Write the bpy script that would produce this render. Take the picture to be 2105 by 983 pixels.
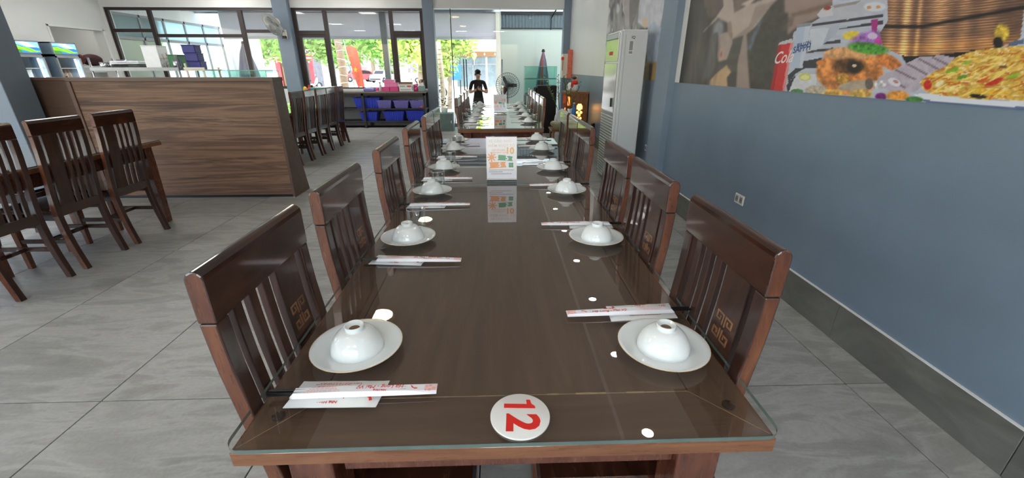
import bpy, bmesh, math, random
import numpy as np
from mathutils import Vector, Matrix, Euler

random.seed(11)
for o in list(bpy.data.objects):
    bpy.data.objects.remove(o, do_unlink=True)
scene = bpy.context.scene
COL = scene.collection
PI = math.pi

# ------------------------------------------------------------------ camera
CAM_H = 1.35
FPX, CX, CY, VPX, VPY = 862.0, 1052.5, 491.5, 1022.0, 140.0
cam_d = bpy.data.cameras.new('camera')
cam_d.sensor_fit = 'HORIZONTAL'
cam_d.sensor_width = 36.0
cam_d.lens = FPX / 2105.0 * 36.0
cam_d.clip_start = 0.02
cam_d.clip_end = 400
cam = bpy.data.objects.new('camera', cam_d)
COL.objects.link(cam)
_d = Vector((VPX - CX, -(VPY - CY), -FPX)).normalized()
_p = math.atan((CY - VPY) / FPX)
_u = Vector((0, math.cos(_p), math.sin(_p)))
_u = (_u - _d * _u.dot(_d)).normalized()
_x = _d.cross(_u)
RW = Matrix((_x, _d, _u))            # camera axes -> world axes
cam.matrix_world = Matrix.Translation((0, 0, CAM_H)) @ RW.to_4x4()
scene.camera = cam

# ------------------------------------------------------------------ sky, sun, exposure
world = bpy.data.worlds.new('world')
scene.world = world
world.use_nodes = True
wn = world.node_tree
wn.nodes.clear()
w_out = wn.nodes.new('ShaderNodeOutputWorld')
w_bg = wn.nodes.new('ShaderNodeBackground')
w_sky = wn.nodes.new('ShaderNodeTexSky')
w_sky.sky_type = 'NISHITA'
w_sky.sun_disc = False
w_sky.sun_elevation = math.radians(62)
w_sky.sun_rotation = math.radians(200)
w_sky.air_density = 1.2
w_sky.dust_density = 3.0
w_bg.inputs['Strength'].default_value = 0.5
wn.links.new(w_sky.outputs[0], w_bg.inputs[0])
wn.links.new(w_bg.outputs[0], w_out.inputs[0])

sun_d = bpy.data.lights.new('sun', 'SUN')
sun_d.energy = 3.0
sun_d.color = (1.0, 0.96, 0.88)
sun_d.angle = math.radians(0.6)
sun = bpy.data.objects.new('sun', sun_d)
COL.objects.link(sun)
sun.location = (0, 30, 30)
sun.rotation_euler = (math.radians(-24), math.radians(-16), 0)

vs = scene.view_settings
vs.view_transform = 'Standard'
vs.look = 'None'
vs.exposure = 1.1
vs.gamma = 1.0
vs.use_curve_mapping = False
scene.cycles.transparent_max_bounces = 24

# ------------------------------------------------------------------ helpers
def S(r, g, b):
    """sRGB 0..255 -> linear tuple"""
    def f(c):
        c /= 255.0
        return c / 12.92 if c <= 0.04045 else ((c + 0.055) / 1.055) ** 2.4
    return (f(r), f(g), f(b))

def tag(o, label=None, cat=None, group=None, kind=None):
    if label: o['label'] = label
    if cat: o['category'] = cat
    if group: o['group'] = group
    if kind: o['kind'] = kind
    return o

def thing(name, label, cat, loc=(0, 0, 0), rz=0.0, group=None):
    o = bpy.data.objects.new(name, None)
    o.empty_display_size = 0.1
    COL.objects.link(o)
    o.location = loc
    o.rotation_euler = (0, 0, rz)
    return tag(o, label, cat, group)

def copy_tree(o, parent=None):
    c = o.copy()
    COL.objects.link(c)
    c.parent = parent
    for ch in list(o.children):
        copy_tree(ch, c)
    return c

class MB:
    def __init__(self):
        self.v = []; self.f = []; self.s = []; self.m = []
    def add(self, verts, faces, smooth=False, mi=0):
        b = len(self.v)
        self.v += [tuple(p) for p in verts]
        for f in faces:
            self.f.append(tuple(i + b for i in f)); self.s.append(smooth); self.m.append(mi)
        return self
    def box(self, c, size, bev=0.0, mat=None, mi=0, smooth=False):
        hx, hy, hz = [s / 2.0 for s in size]
        c = Vector(c)
        vs_, fs = [], []
        if bev <= 0:
            for sx in (-1, 1):
                for sy in (-1, 1):
                    for sz in (-1, 1):
                        vs_.append(Vector((sx * hx, sy * hy, sz * hz)))
            fs = [(0, 1, 3, 2), (4, 6, 7, 5), (0, 4, 5, 1), (2, 3, 7, 6), (0, 2, 6, 4), (1, 5, 7, 3)]
        else:
            b = min(bev, hx * .99, hy * .99, hz * .99)
            idx = {}
            h = (hx, hy, hz)
            for sx in (-1, 1):
                for sy in (-1, 1):
                    for sz in (-1, 1):
                        s = (sx, sy, sz)
                        for a in range(3):
                            p = [s[k] * (h[k] if k == a else h[k] - b) for k in range(3)]
                            idx[(s, a)] = len(vs_)
                            vs_.append(Vector(p))
            for a in range(3):
                o1, o2 = (a + 1) % 3, (a + 2) % 3
                for sg in (-1, 1):
                    q = []
                    for (p1, p2) in ((-1, -1), (1, -1), (1, 1), (-1, 1)):
                        s = [0, 0, 0]; s[a] = sg; s[o1] = p1; s[o2] = p2
                        q.append(idx[(tuple(s), a)])
                    fs.append(tuple(q if sg > 0 else q[::-1]))
                for p1 in (-1, 1):
                    for p2 in (-1, 1):
                        s0 = [0, 0, 0]; s1 = [0, 0, 0]
                        s0[a] = -1; s1[a] = 1
                        s0[o1] = s1[o1] = p1; s0[o2] = s1[o2] = p2
                        s0, s1 = tuple(s0), tuple(s1)
                        fs.append((idx[(s0, o1)], idx[(s1, o1)], idx[(s1, o2)], idx[(s0, o2)]))
            for sx in (-1, 1):
                for sy in (-1, 1):
                    for sz in (-1, 1):
                        s = (sx, sy, sz)
                        fs.append((idx[(s, 0)], idx[(s, 1)], idx[(s, 2)]))
        if mat is not None:
            vs_ = [mat @ p for p in vs_]
        return self.add([p + c for p in vs_], fs, smooth, mi)
    def span(self, x0, x1, y0, y1, z0, z1, bev=0.0, mi=0):
        return self.box(((x0 + x1) / 2, (y0 + y1) / 2, (z0 + z1) / 2), (abs(x1 - x0), abs(y1 - y0), abs(z1 - z0)), bev, None, mi)
    def tube(self, pts, r, n=8, mi=0, cap=True, smooth=True):
        pts = [Vector(p) for p in pts]
        rs = r if isinstance(r, (list, tuple)) else [r] * len(pts)
        rings = []
        up = None
        for i, p in enumerate(pts):
            if i == 0: t = pts[1] - pts[0]
            elif i == len(pts) - 1: t = pts[-1] - pts[-2]
            else: t = pts[i + 1] - pts[i - 1]
            t.normalize()
            if up is None:
                up = Vector((0, 0, 1)) if abs(t.z) < 0.9 else Vector((1, 0, 0))
            a = up - t * up.dot(t)
            if a.length < 1e-5:
                a = t.orthogonal()
            a.normalize(); up = a
            b = t.cross(a)
            rings.append([p + (a * math.cos(k * 2 * PI / n) + b * math.sin(k * 2 * PI / n)) * rs[i] for k in range(n)])
        vs_ = [q for rg in rings for q in rg]
        fs = []
        for i in range(len(pts) - 1):
            for k in range(n):
                fs.append((i * n + k, i * n + (k + 1) % n, (i + 1) * n + (k + 1) % n, (i + 1) * n + k))
        self.add(vs_, fs, smooth, mi)
        if cap:
            self.add(rings[0], [tuple(range(n))[::-1]], False, mi)
            self.add(rings[-1], [tuple(range(n))], False, mi)
        return self
    def cyl(self, p0, p1, r0, r1=None, n=16, mi=0, cap=True):
        return self.tube([p0, p1], [r0, r0 if r1 is None else r1], n, mi, cap)
    def ring(self, c, r, rt, n=32, nt=6, mat=None, mi=0):
        vs_, fs = [], []
        c = Vector(c)
        for i in range(n):
            a = 2 * PI * i / n
            for k in range(nt):
                b = 2 * PI * k / nt
                p = Vector(((r + rt * math.cos(b)) * math.cos(a), (r + rt * math.cos(b)) * math.sin(a), rt * math.sin(b)))
                if mat is not None: p = mat @ p
                vs_.append(p + c)
                fs.append((i * nt + k, ((i + 1) % n) * nt + k, ((i + 1) % n) * nt + (k + 1) % nt, i * nt + (k + 1) % nt))
        return self.add(vs_, fs, True, mi)
    def lathe(self, prof, n=32, c=(0, 0, 0), mat=None, mi=0, smooth=True, sx=1.0, sy=1.0):
        vs_, fs = [], []
        c = Vector(c)
        m = len(prof)
        for i in range(n):
            a = 2 * PI * i / n
            for (r, z) in prof:
                p = Vector((r * math.cos(a) * sx, r * math.sin(a) * sy, z))
                if mat is not None: p = mat @ p
                vs_.append(p + c)
        for i in range(n):
            j = (i + 1) % n
            for k in range(m - 1):
                if prof[k][0] < 1e-7 and prof[k + 1][0] < 1e-7: continue
                if prof[k][0] < 1e-7: fs.append((i * m + k, j * m + k + 1, i * m + k + 1))
                elif prof[k + 1][0] < 1e-7: fs.append((i * m + k, j * m + k, i * m + k + 1))
                else: fs.append((i * m + k, j * m + k, j * m + k + 1, i * m + k + 1))
        return self.add(vs_, fs, smooth, mi)
    def ell(self, c, r, nu=16, nv=10, mat=None, mi=0):
        prof = []
        for k in range(nv + 1):
            a = -PI / 2 + PI * k / nv
            prof.append((max(0.0, math.cos(a)) if 0 < k < nv else 0.0, math.sin(a)))
        mm = Matrix.Diagonal(Vector(r))
        if mat is not None: mm = mat @ mm
        return self.lathe(prof, nu, c, mm, mi)
    def prism(self, poly, fn, d0, d1, mi=0, smooth=False):
        """poly: 2D outline; fn(a,b,d)->point; extruded from d0 to d1"""
        n = len(poly)
        vs_ = [fn(a, b, d0) for a, b in poly] + [fn(a, b, d1) for a, b in poly]
        fs = [tuple(range(n))[::-1], tuple(range(n, 2 * n))]
        self.add(vs_, fs, False, mi)
        b0 = len(self.v) - 2 * n
        for i in range(n):
            j = (i + 1) % n
            self.f.append((b0 + i, b0 + j, b0 + n + j, b0 + n + i)); self.s.append(smooth); self.m.append(mi)
        return self
    def loft(self, rings, closed=True, mi=0, smooth=True, cap=True):
        n = len(rings[0])
        vs_ = [p for r in rings for p in r]
        fs = []
        for i in range(len(rings) - 1):
            for k in range(n if closed else n - 1):
                fs.append((i * n + k, i * n + (k + 1) % n, (i + 1) * n + (k + 1) % n, (i + 1) * n + k))
        self.add(vs_, fs, smooth, mi)
        if cap and closed:
            self.add(rings[0], [tuple(range(n))[::-1]], False, mi)
            self.add(rings[-1], [tuple(range(n))], False, mi)
        return self
    def build(self, name, mats, parent=None, loc=None, rot=None, bevel=0.0, seg=2, weld=True):
        me = bpy.data.meshes.new(name)
        me.from_pydata(self.v, [], self.f)
        mats = mats if isinstance(mats, (list, tuple)) else [mats]
        for m in mats: me.materials.append(m)
        me.polygons.foreach_set('use_smooth', self.s)
        me.polygons.foreach_set('material_index', self.m)
        bm = bmesh.new(); bm.from_mesh(me)
        if weld: bmesh.ops.remove_doubles(bm, verts=bm.verts, dist=1e-5)
        bmesh.ops.recalc_face_normals(bm, faces=bm.faces)
        if bevel > 0:
            es = [e for e in bm.edges if len(e.link_faces) == 2 and e.calc_face_angle(0) > 0.6]
            bmesh.ops.bevel(bm, geom=es, offset=bevel, segments=seg, profile=0.5, affect='EDGES')
        bm.to_mesh(me); bm.free()
        o = bpy.data.objects.new(name, me)
        COL.objects.link(o)
        if parent: o.parent = parent
        if loc is not None: o.location = loc
        if rot is not None: o.rotation_euler = rot
        return o

def P(name, mb, mats, parent=None, **k):
    return mb.build(name, mats, parent, **k)

def text_mesh(name, s, size, mat, parent, M4, bold=0.0, shear=0.0, align='CENTER', extrude=0.0002, spacing=1.0):
    cu = bpy.data.curves.new('tmp_text', 'FONT')
    cu.body = s; cu.size = size; cu.align_x = align; cu.align_y = 'CENTER'
    cu.offset = bold * size; cu.shear = shear; cu.extrude = extrude; cu.resolution_u = 3
    cu.space_character = spacing
    ob = bpy.data.objects.new('tmp_text', cu)
    COL.objects.link(ob)
    dg = bpy.context.evaluated_depsgraph_get()
    me = bpy.data.meshes.new_from_object(ob.evaluated_get(dg))
    bpy.data.objects.remove(ob, do_unlink=True)
    me.name = name
    me.materials.clear(); me.materials.append(mat)
    o = bpy.data.objects.new(name, me)
    COL.objects.link(o)
    o.parent = parent
    o.matrix_local = M4
    return o

def frame(origin, xa, ya):
    xa = Vector(xa).normalized(); ya = Vector(ya).normalized()
    za = xa.cross(ya)
    m = Matrix((xa, ya, za)).transposed().to_4x4()
    m.translation = Vector(origin)
    return m

# ------------------------------------------------------------------ materials
def newmat(name):
    m = bpy.data.materials.new(name)
    m.use_nodes = True
    nt = m.node_tree
    b = nt.nodes['Principled BSDF']
    return m, nt, b

def setin(b, **k):
    for n, v in k.items():
        n = n.replace('_', ' ')
        if n in b.inputs: b.inputs[n].default_value = v

def coords(nt, space='Object', scale=(1, 1, 1), rot=(0, 0, 0), rand=0.0):
    tc = nt.nodes.new('ShaderNodeTexCoord')
    mp = nt.nodes.new('ShaderNodeMapping')
    mp.inputs['Scale'].default_value = scale
    mp.inputs['Rotation'].default_value = rot
    nt.links.new(tc.outputs[space], mp.inputs['Vector'])
    if rand:
        oi = nt.nodes.new('ShaderNodeObjectInfo')
        mu = nt.nodes.new('ShaderNodeMath'); mu.operation = 'MULTIPLY'; mu.inputs[1].default_value = rand
        nt.links.new(oi.outputs['Random'], mu.inputs[0])
        cb = nt.nodes.new('ShaderNodeCombineXYZ')
        for i in range(3): nt.links.new(mu.outputs[0], cb.inputs[i])
        nt.links.new(cb.outputs[0], mp.inputs['Location'])
    return mp.outputs[0]

def ramp(nt, fac, stops):
    r = nt.nodes.new('ShaderNodeValToRGB')
    el = r.color_ramp.elements
    while len(el) < len(stops): el.new(0.5)
    for e, (p, c) in zip(el, stops):
        e.position = p; e.color = (c[0], c[1], c[2], 1)
    nt.links.new(fac, r.inputs[0])
    return r.outputs[0]

def noise(nt, vec, scale, detail=4, rough=0.6, dist=0.0):
    n = nt.nodes.new('ShaderNodeTexNoise')
    n.inputs['Scale'].default_value = scale
    n.inputs['Detail'].default_value = detail
    n.inputs['Roughness'].default_value = rough
    n.inputs['Distortion'].default_value = dist
    nt.links.new(vec, n.inputs['Vector'])
    return n.outputs['Fac']

def bump(nt, b, fac, strength=0.1, dist=0.002):
    bp = nt.nodes.new('ShaderNodeBump')
    bp.inputs['Strength'].default_value = strength
    bp.inputs['Distance'].default_value = dist
    nt.links.new(fac, bp.inputs['Height'])
    nt.links.new(bp.outputs[0], b.inputs['Normal'])

def plain(name, c, rough=0.5, metal=0.0, var=0.06, scale=12.0, coat=0.0, emit=None, estr=0.0, bmp=0.0, spec=0.5, space='Object'):
    m, nt, b = newmat(name)
    vec = coords(nt, space)
    f = noise(nt, vec, scale, 3)
    lo = tuple(max(0, x * (1 - var)) for x in c); hi = tuple(min(1, x * (1 + var)) for x in c)
    nt.links.new(ramp(nt, f, [(0.3, lo), (0.7, hi)]), b.inputs['Base Color'])
    setin(b, Roughness=rough, Metallic=metal, Coat_Weight=coat, Coat_Roughness=0.06, Specular_IOR_Level=spec)
    if emit is not None:
        b.inputs['Emission Color'].default_value = (*emit, 1)
        b.inputs['Emission Strength'].default_value = estr
    if bmp: bump(nt, b, noise(nt, vec, scale * 6, 2), bmp, 0.001)
    return m

def wood(name, stops, rough=0.25, coat=0.6, scale=(3, 3, 3), nscale=3.0, rand=3.0, dist=1.0, bmp=0.05, detail=6, space='Object'):
    m, nt, b = newmat(name)
    vec = coords(nt, space, scale, rand=rand)
    f = noise(nt, vec, nscale, detail, 0.62, dist)
    nt.links.new(ramp(nt, f, stops), b.inputs['Base Color'])
    f2 = noise(nt, vec, nscale * 7, 3, 0.5, 0.2)
    rr = nt.nodes.new('ShaderNodeMapRange')
    rr.inputs['To Min'].default_value = rough * 0.75; rr.inputs['To Max'].default_value = rough * 1.35
    nt.links.new(f2, rr.inputs['Value']); nt.links.new(rr.outputs[0], b.inputs['Roughness'])
    setin(b, Coat_Weight=coat, Coat_Roughness=0.07)
    if bmp: bump(nt, b, f2, bmp, 0.0006)
    return m

def thin_glass(name, tint=(1, 1, 1), ior=1.5, rough=0.0, boost=1.0, base=0.0):
    """clear sheet: transparent body, mirror reflection by Fresnel on the outward faces"""
    m = bpy.data.materials.new(name); m.use_nodes = True
    nt = m.node_tree; nt.nodes.clear()
    out = nt.nodes.new('ShaderNodeOutputMaterial')
    mix = nt.nodes.new('ShaderNodeMixShader')
    tr = nt.nodes.new('ShaderNodeBsdfTransparent'); tr.inputs[0].default_value = (*tint, 1)
    gl = nt.nodes.new('ShaderNodeBsdfGlossy'); gl.inputs['Roughness'].default_value = rough
    gl.inputs['Color'].default_value = (1, 1, 1, 1)
    fr = nt.nodes.new('ShaderNodeFresnel'); fr.inputs[0].default_value = ior
    ge = nt.nodes.new('ShaderNodeNewGeometry')
    inv = nt.nodes.new('ShaderNodeMath'); inv.operation = 'SUBTRACT'; inv.inputs[0].default_value = 1.0
    nt.links.new(ge.outputs['Backfacing'], inv.inputs[1])
    ma = nt.nodes.new('ShaderNodeMath'); ma.operation = 'MULTIPLY_ADD'; ma.inputs[1].default_value = boost; ma.inputs[2].default_value = base
    ma.use_clamp = True
    nt.links.new(fr.outputs[0], ma.inputs[0])
    mu = nt.nodes.new('ShaderNodeMath'); mu.operation = 'MULTIPLY'
    nt.links.new(ma.outputs[0], mu.inputs[0]); nt.links.new(inv.outputs[0], mu.inputs[1])
    nt.links.new(mu.outputs[0], mix.inputs[0]); nt.links.new(tr.outputs[0], mix.inputs[1]); nt.links.new(gl.outputs[0], mix.inputs[2])
    nt.links.new(mix.outputs[0], out.inputs[0])
    return m

def vcol_mat(name, rough=0.4, attr='print'):
    m, nt, b = newmat(name)
    a = nt.nodes.new('ShaderNodeVertexColor'); a.layer_name = attr
    nt.links.new(a.outputs[0], b.inputs['Base Color'])
    setin(b, Roughness=rough)
    return m

def translucent(name, c, mix=.5):
    m = bpy.data.materials.new(name); m.use_nodes = True
    nt = m.node_tree; nt.nodes.clear()
    out = nt.nodes.new('ShaderNodeOutputMaterial'); mx = nt.nodes.new('ShaderNodeMixShader'); mx.inputs[0].default_value = mix
    a = nt.nodes.new('ShaderNodeBsdfDiffuse'); b = nt.nodes.new('ShaderNodeBsdfTranslucent')
    f = noise(nt, coords(nt), 3.0, 3)
    col = ramp(nt, f, [(0.3, tuple(x * .95 for x in c)), (0.7, c)])
    nt.links.new(col, a.inputs[0]); nt.links.new(col, b.inputs[0])
    nt.links.new(a.outputs[0], mx.inputs[1]); nt.links.new(b.outputs[0], mx.inputs[2]); nt.links.new(mx.outputs[0], out.inputs[0])
    return m

def emis(name, c, strength):
    m, nt, b = newmat(name)
    b.inputs['Base Color'].default_value = (*c, 1)
    b.inputs['Emission Color'].default_value = (*c, 1)
    b.inputs['Emission Strength'].default_value = strength
    return m

def two_tone(name, low, high, zsplit, rough=0.4):
    """painted wall: lower colour below zsplit (world metres up), upper colour above"""
    m, nt, b = newmat(name)
    tc = nt.nodes.new('ShaderNodeTexCoord')
    sp = nt.nodes.new('ShaderNodeSeparateXYZ'); nt.links.new(tc.outputs['Object'], sp.inputs[0])
    gt = nt.nodes.new('ShaderNodeMath'); gt.operation = 'GREATER_THAN'; gt.inputs[1].default_value = zsplit
    nt.links.new(sp.outputs[2], gt.inputs[0])
    f = noise(nt, tc.outputs['Object'], 2.2, 5, 0.6)
    lo = ramp(nt, f, [(0.3, tuple(x * .93 for x in low)), (0.7, tuple(x * 1.06 for x in low))])
    hi = ramp(nt, f, [(0.3, tuple(x * .97 for x in high)), (0.7, high)])
    mx = nt.nodes.new('ShaderNodeMix'); mx.data_type = 'RGBA'
    nt.links.new(gt.outputs[0], mx.inputs[0]); nt.links.new(lo, mx.inputs[6]); nt.links.new(hi, mx.inputs[7])
    nt.links.new(mx.outputs[2], b.inputs['Base Color'])
    setin(b, Roughness=rough, Specular_IOR_Level=0.4)
    bump(nt, b, noise(nt, tc.outputs['Object'], 120, 3), 0.12, 0.001)
    return m

BLUE = S(124, 141, 158)
M = {}
M['wall'] = two_tone('blue_white_wall_paint', BLUE, S(226, 226, 222), 1.218, 0.33)
M['white_wall'] = plain('white_wall_paint', S(228, 228, 224), 0.6, var=0.02, scale=2)
M['blue'] = plain('blue_pillar_paint', BLUE, 0.4, var=0.05, scale=3)
M['blue_dark'] = plain('slate_blue_paint', S(122, 136, 151), 0.42, var=0.06, scale=3)
M['ceiling'] = plain('ceiling_grey_white', S(206, 203, 197), 0.7, var=0.02)
M['soffit'] = plain('soffit_white', S(226, 224, 218), 0.7, var=0.02)
M['frame'] = plain('dark_brown_window_frame', S(46, 34, 32), 0.45, var=0.1)
M['glass'] = thin_glass('window_glass', (0.97, 0.99, 0.98), 1.45)
M['glass_door'] = thin_glass('door_glass', (0.94, 0.98, 0.96), 1.5)
M['tank'] = thin_glass('aquarium_glass', (0.78, 0.93, 0.90), 1.5)
M['tabletop_glass'] = thin_glass('tabletop_glass', (0.96, 0.96, 0.95), 1.62, 0.0, 1.4)
M['tumbler'] = thin_glass('tumbler_glass', (0.86, 0.88, 0.88), 1.5, 0.0, 2.2, .03)
M['glass_edge'] = plain('green_glass_edge', S(92, 112, 108), 0.15, var=0.1)
M['acrylic'] = thin_glass('acrylic', (0.96, 0.97, 0.98), 1.45, 0.02)
M['chair'] = wood('dark_red_lacquered_wood', [(0.28, (0.016, 0.0060, 0.0042)), (0.5, (0.040, 0.0135, 0.0080)), (0.72, (0.080, 0.028, 0.015))], 0.32, 0.3, (9, 9, 1.6), 3.0)
M['chair_rail'] = wood('dark_red_lacquered_rail', [(0.28, (0.016, 0.0060, 0.0042)), (0.5, (0.040, 0.0135, 0.0080)), (0.74, (0.080, 0.028, 0.015))], 0.15, 0.8, (9, 1.6, 9), 3.0)
M['chair_edge'] = wood('red_brown_worn_lit_wood', [(0.25, (0.066, 0.020, 0.010)), (0.5, (0.135, 0.044, 0.019)), (0.75, (0.215, 0.080, 0.035))], 0.28, 0.4, (10, 10, 1.6), 3.0)  # worn sides and ends, with the light falling on them put into the colour
M['emblem'] = wood('carved_emblem_wood', [(0.3, (0.10, 0.040, 0.016)), (0.7, (0.26, 0.13, 0.06))], 0.3, 0.5)
M['table_x'] = wood('brown_table_board_crosswise', [(0.25, (0.088, 0.050, 0.031)), (0.5, (0.125, 0.074, 0.047)), (0.75, (0.172, 0.108, 0.071))], 0.5, 0.0, (0.8, 9, 9), 2.2, bmp=0.02)
M['table_y'] = wood('brown_table_board_lengthwise', [(0.25, (0.088, 0.050, 0.031)), (0.5, (0.125, 0.074, 0.047)), (0.75, (0.172, 0.108, 0.071))], 0.5, 0.0, (9, 0.8, 9), 2.2, bmp=0.02)
M['table_edge'] = wood('orange_brown_table_edge', [(0.25, (0.10, 0.035, 0.015)), (0.5, (0.20, 0.080, 0.036)), (0.75, (0.30, 0.135, 0.064))], 0.28, 0.4, (1.2, 8, 14), 2.6)
M['table_leg'] = wood('table_leg_wood', [(0.25, (0.06, 0.018, 0.010)), (0.5, (0.12, 0.036, 0.020)), (0.75, (0.18, 0.062, 0.036))], 0.25, 0.5, (9, 9, 1.5), 2.6)
M['porcelain'] = plain('white_porcelain', S(232, 238, 238), 0.08, var=0.01, coat=0.6)
M['paper'] = plain('white_paper', S(240, 240, 246), 0.6, var=0.02)
M['paper_grey'] = plain('white_wipe_packet', S(228, 232, 232), 0.35, var=0.03)
M['red_ink'] = plain('red_ink', S(214, 58, 52), 0.6)
M['pink_ink'] = plain('pink_ink', S(240, 176, 172), 0.6)
M['black'] = plain('black_plastic', S(22, 22, 24), 0.35, var=0.1)
M['black_rough'] = plain('black_speaker_cover', S(14, 14, 15), 0.7, var=0.15)
M['white_plastic'] = plain('white_plastic', S(232, 232, 228), 0.4, var=0.02)
M['grey_plastic'] = plain('grey_plastic', S(150, 150, 150), 0.45)
M['chrome'] = plain('chrome', S(200, 202, 205), 0.22, 1.0, var=0.03)
M['grey_metal'] = plain('grey_metal', S(140, 140, 142), 0.4, 0.7)
M['dark_metal'] = plain('dark_metal', S(60, 60, 64), 0.4, 0.6)
M['red'] = plain('bright_red_print', S(226, 44, 34), 0.4, var=0.02)
# ------------------------------------------------------------------ the room
XR, XL, YF, YB, ZC = 1.785, -9.16, 11.3, -4.0, 3.1

def tile_mat():
    m, nt, b = newmat('grey_stone_floor_tile')
    vec = coords(nt, 'Object', (1.2, 4.2, 1), (0, 0, -0.30), rand=9.0)
    v2 = coords(nt, 'Object', (1, 1, 1), rand=5.0)
    f = noise(nt, vec, 1.6, 8, 0.62, 0.7)
    g = noise(nt, v2, 70, 4, 0.6)
    c1 = ramp(nt, f, [(0.25, S(138, 137, 132)), (0.45, S(157, 156, 151)), (0.52, S(174, 173, 168)), (0.6, S(161, 160, 155)), (0.8, S(148, 147, 142))])
    mx = nt.nodes.new('ShaderNodeMix'); mx.data_type = 'RGBA'; mx.blend_type = 'MULTIPLY'; mx.inputs[0].default_value = 0.5
    nt.links.new(c1, mx.inputs[6]); nt.links.new(ramp(nt, g, [(0.3, (0.72, 0.72, 0.72)), (0.7, (1, 1, 1))]), mx.inputs[7])
    nt.links.new(mx.outputs[2], b.inputs['Base Color'])
    setin(b, Roughness=0.42, Specular_IOR_Level=0.35)
    bump(nt, b, g, 0.15, 0.0008)
    return m
M['tile'] = tile_mat()
M['base_tile'] = wood('dark_grey_stone_skirting', [(0.25, S(92, 92, 86)), (0.5, S(112, 112, 106)), (0.75, S(130, 130, 124))], 0.4, 0.0, (3, 1.2, 3), 2.0)
M['grout'] = plain('dark_grout', S(44, 44, 43), 0.9)

fl = P('floor', MB().span(XL - .2, XR + .2, YB - .2, YF + .2, -0.12, -0.006), M['grout'])
tag(fl, 'grey stone tiled restaurant floor', 'floor', kind='structure')
T = 0.835
tile_me = None
x0t = -1.75 - 9 * T
nx = int(math.ceil((XR - x0t) / T)); ny = 18
y0t = 1.49 - 7 * T
for i in range(nx):
    for j in range(ny):
        xa, xb = x0t + i * T, x0t + (i + 1) * T
        ya, yb = y0t + j * T, y0t + (j + 1) * T
        cut = xb > XR or yb > YF + .1 or ya < YB or xa < XL
        xa, xb, ya, yb = max(xa, XL), min(xb, XR), max(ya, YB), min(yb, YF + .19)
        if xb - xa < .02 or yb - ya < .02: continue
        if cut or tile_me is None:
            o = P('floor_tile', MB().box((0, 0, -0.005), (xb - xa - .005, yb - ya - .005, .01), .0012), M['tile'], fl)
            if not cut: tile_me = o.data
        else:
            o = bpy.data.objects.new('floor_tile', tile_me); COL.objects.link(o); o.parent = fl
        o.location = ((xa + xb) / 2, (ya + yb) / 2, 0)

# right wall, pilaster, skirting
wr = P('wall_right', MB().span(XR, XR + .2, YB - .2, YF + .2, -.4, ZC + .4), M['wall'])
tag(wr, 'long right wall painted slate blue below and white above', 'wall', kind='structure')
pil = P('trim_1', MB().span(XR - .072, XR + .01, 4.45, 4.83, 0, ZC, .004), M['blue'])
tag(pil, 'blue pilaster on right wall between the two murals', 'pilaster', kind='structure')
bb = thing('baseboard_right', 'dark grey stone skirting along the right wall', 'baseboard'); bb['kind'] = 'structure'
yy = YB
while yy < 4.45:
    y2 = min(yy + T, 4.45)
    P('skirting_tile', MB().span(XR - .009, XR, yy + .0015, y2 - .0015, 0, .205, .0015), M['base_tile'], bb); yy = y2
P('skirting_tile', MB().span(XR - .081, XR - .072, 4.452, 4.83, 0, .205, .0015), M['base_tile'], bb)
P('skirting_tile', MB().span(XR - .081, XR, 4.441, 4.45, 0, .205, .0015), M['base_tile'], bb)
yy = 4.83
while yy < YF:
    y2 = min(yy + T, YF)
    P('skirting_tile', MB().span(XR - .009, XR, yy + .0015, y2 - .0015, 0, .205, .0015), M['base_tile'], bb); yy = y2
P('top_grout', MB().span(XR - .011, XR, YB, 4.44, .205, .211), M['white_plastic'], bb)

# far wall: piers, sills and lintel round the openings
mb = MB()
mb.span(XL - .2, XR + .2, YF, YF + .2, 2.66, ZC + .4)
mb.span(XL - .2, -1.5, YF, YF + .2, -.4, .87)
mb.span(XL - .2, XL + .06, YF, YF + .2, .87, 2.66)
wf = P('wall_far', mb, M['white_wall'])
tag(wf, 'white far wall above and below the front windows', 'wall', kind='structure')
for n, (xa, xb, lab) in enumerate([(-5.17, -4.83, 'blue pillar carrying the wall fan between the front windows'),
                                   (-1.75, -1.5, 'blue pillar between the shelf and the glass entrance'),
                                   (1.62, XR, 'narrow blue corner pillar right of the glass entrance')]):
    o = P('trim_%d' % (n + 2), MB().span(xa, xb, YF - (.17 if n == 0 else .06), YF + .21, -.01, ZC, .004), M['blue_dark'])
    tag(o, lab, 'pillar', kind='structure')
o = P('trim_5', MB().span(-5.02, -4.642, 4.34, 4.62, 0, ZC, .004), M['blue_dark'])
tag(o, 'blue pillar at far left before the wooden partition', 'pillar', kind='structure')

# left wall with a doorway and high windows nearer the camera
mb = MB()
for (ya, yb, za, zb) in [(YB - .2, YF, 2.62, ZC + .4), (11.17, YF, -.4, 2.62), (7.2, 9.86, -.4, 2.62), (9.86, 11.17, 2.16, 2.62), (YB - .2, 7.2, -.4, .9), (YB - .2, YB, .9, 2.62), (1.4, 1.8, .9, 2.62)]:
    mb.span(XL - .2, XL, ya, yb, za, zb)
wl = P('wall_left', mb, M['white_wall'])
tag(wl, 'white left wall with an open doorway', 'wall', kind='structure')
mb = MB()
for (xa, xb, za, zb) in [(XL - .2, XR + .2, 2.62, ZC + .4), (XL - .2, XR + .2, -.4, .9), (XL - .2, XL + .3, .9, 2.62), (1.2, XR + .2, .9, 2.62), (-5.2, -4.8, .9, 2.62), (-2.2, -1.8, .9, 2.62)]:
    mb.span(xa, xb, YB - .2, YB, za, zb)
wb = P('wall_back', mb, M['white_wall'])
tag(wb, 'white back wall with wide windows behind the viewer', 'wall', kind='structure')
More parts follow.
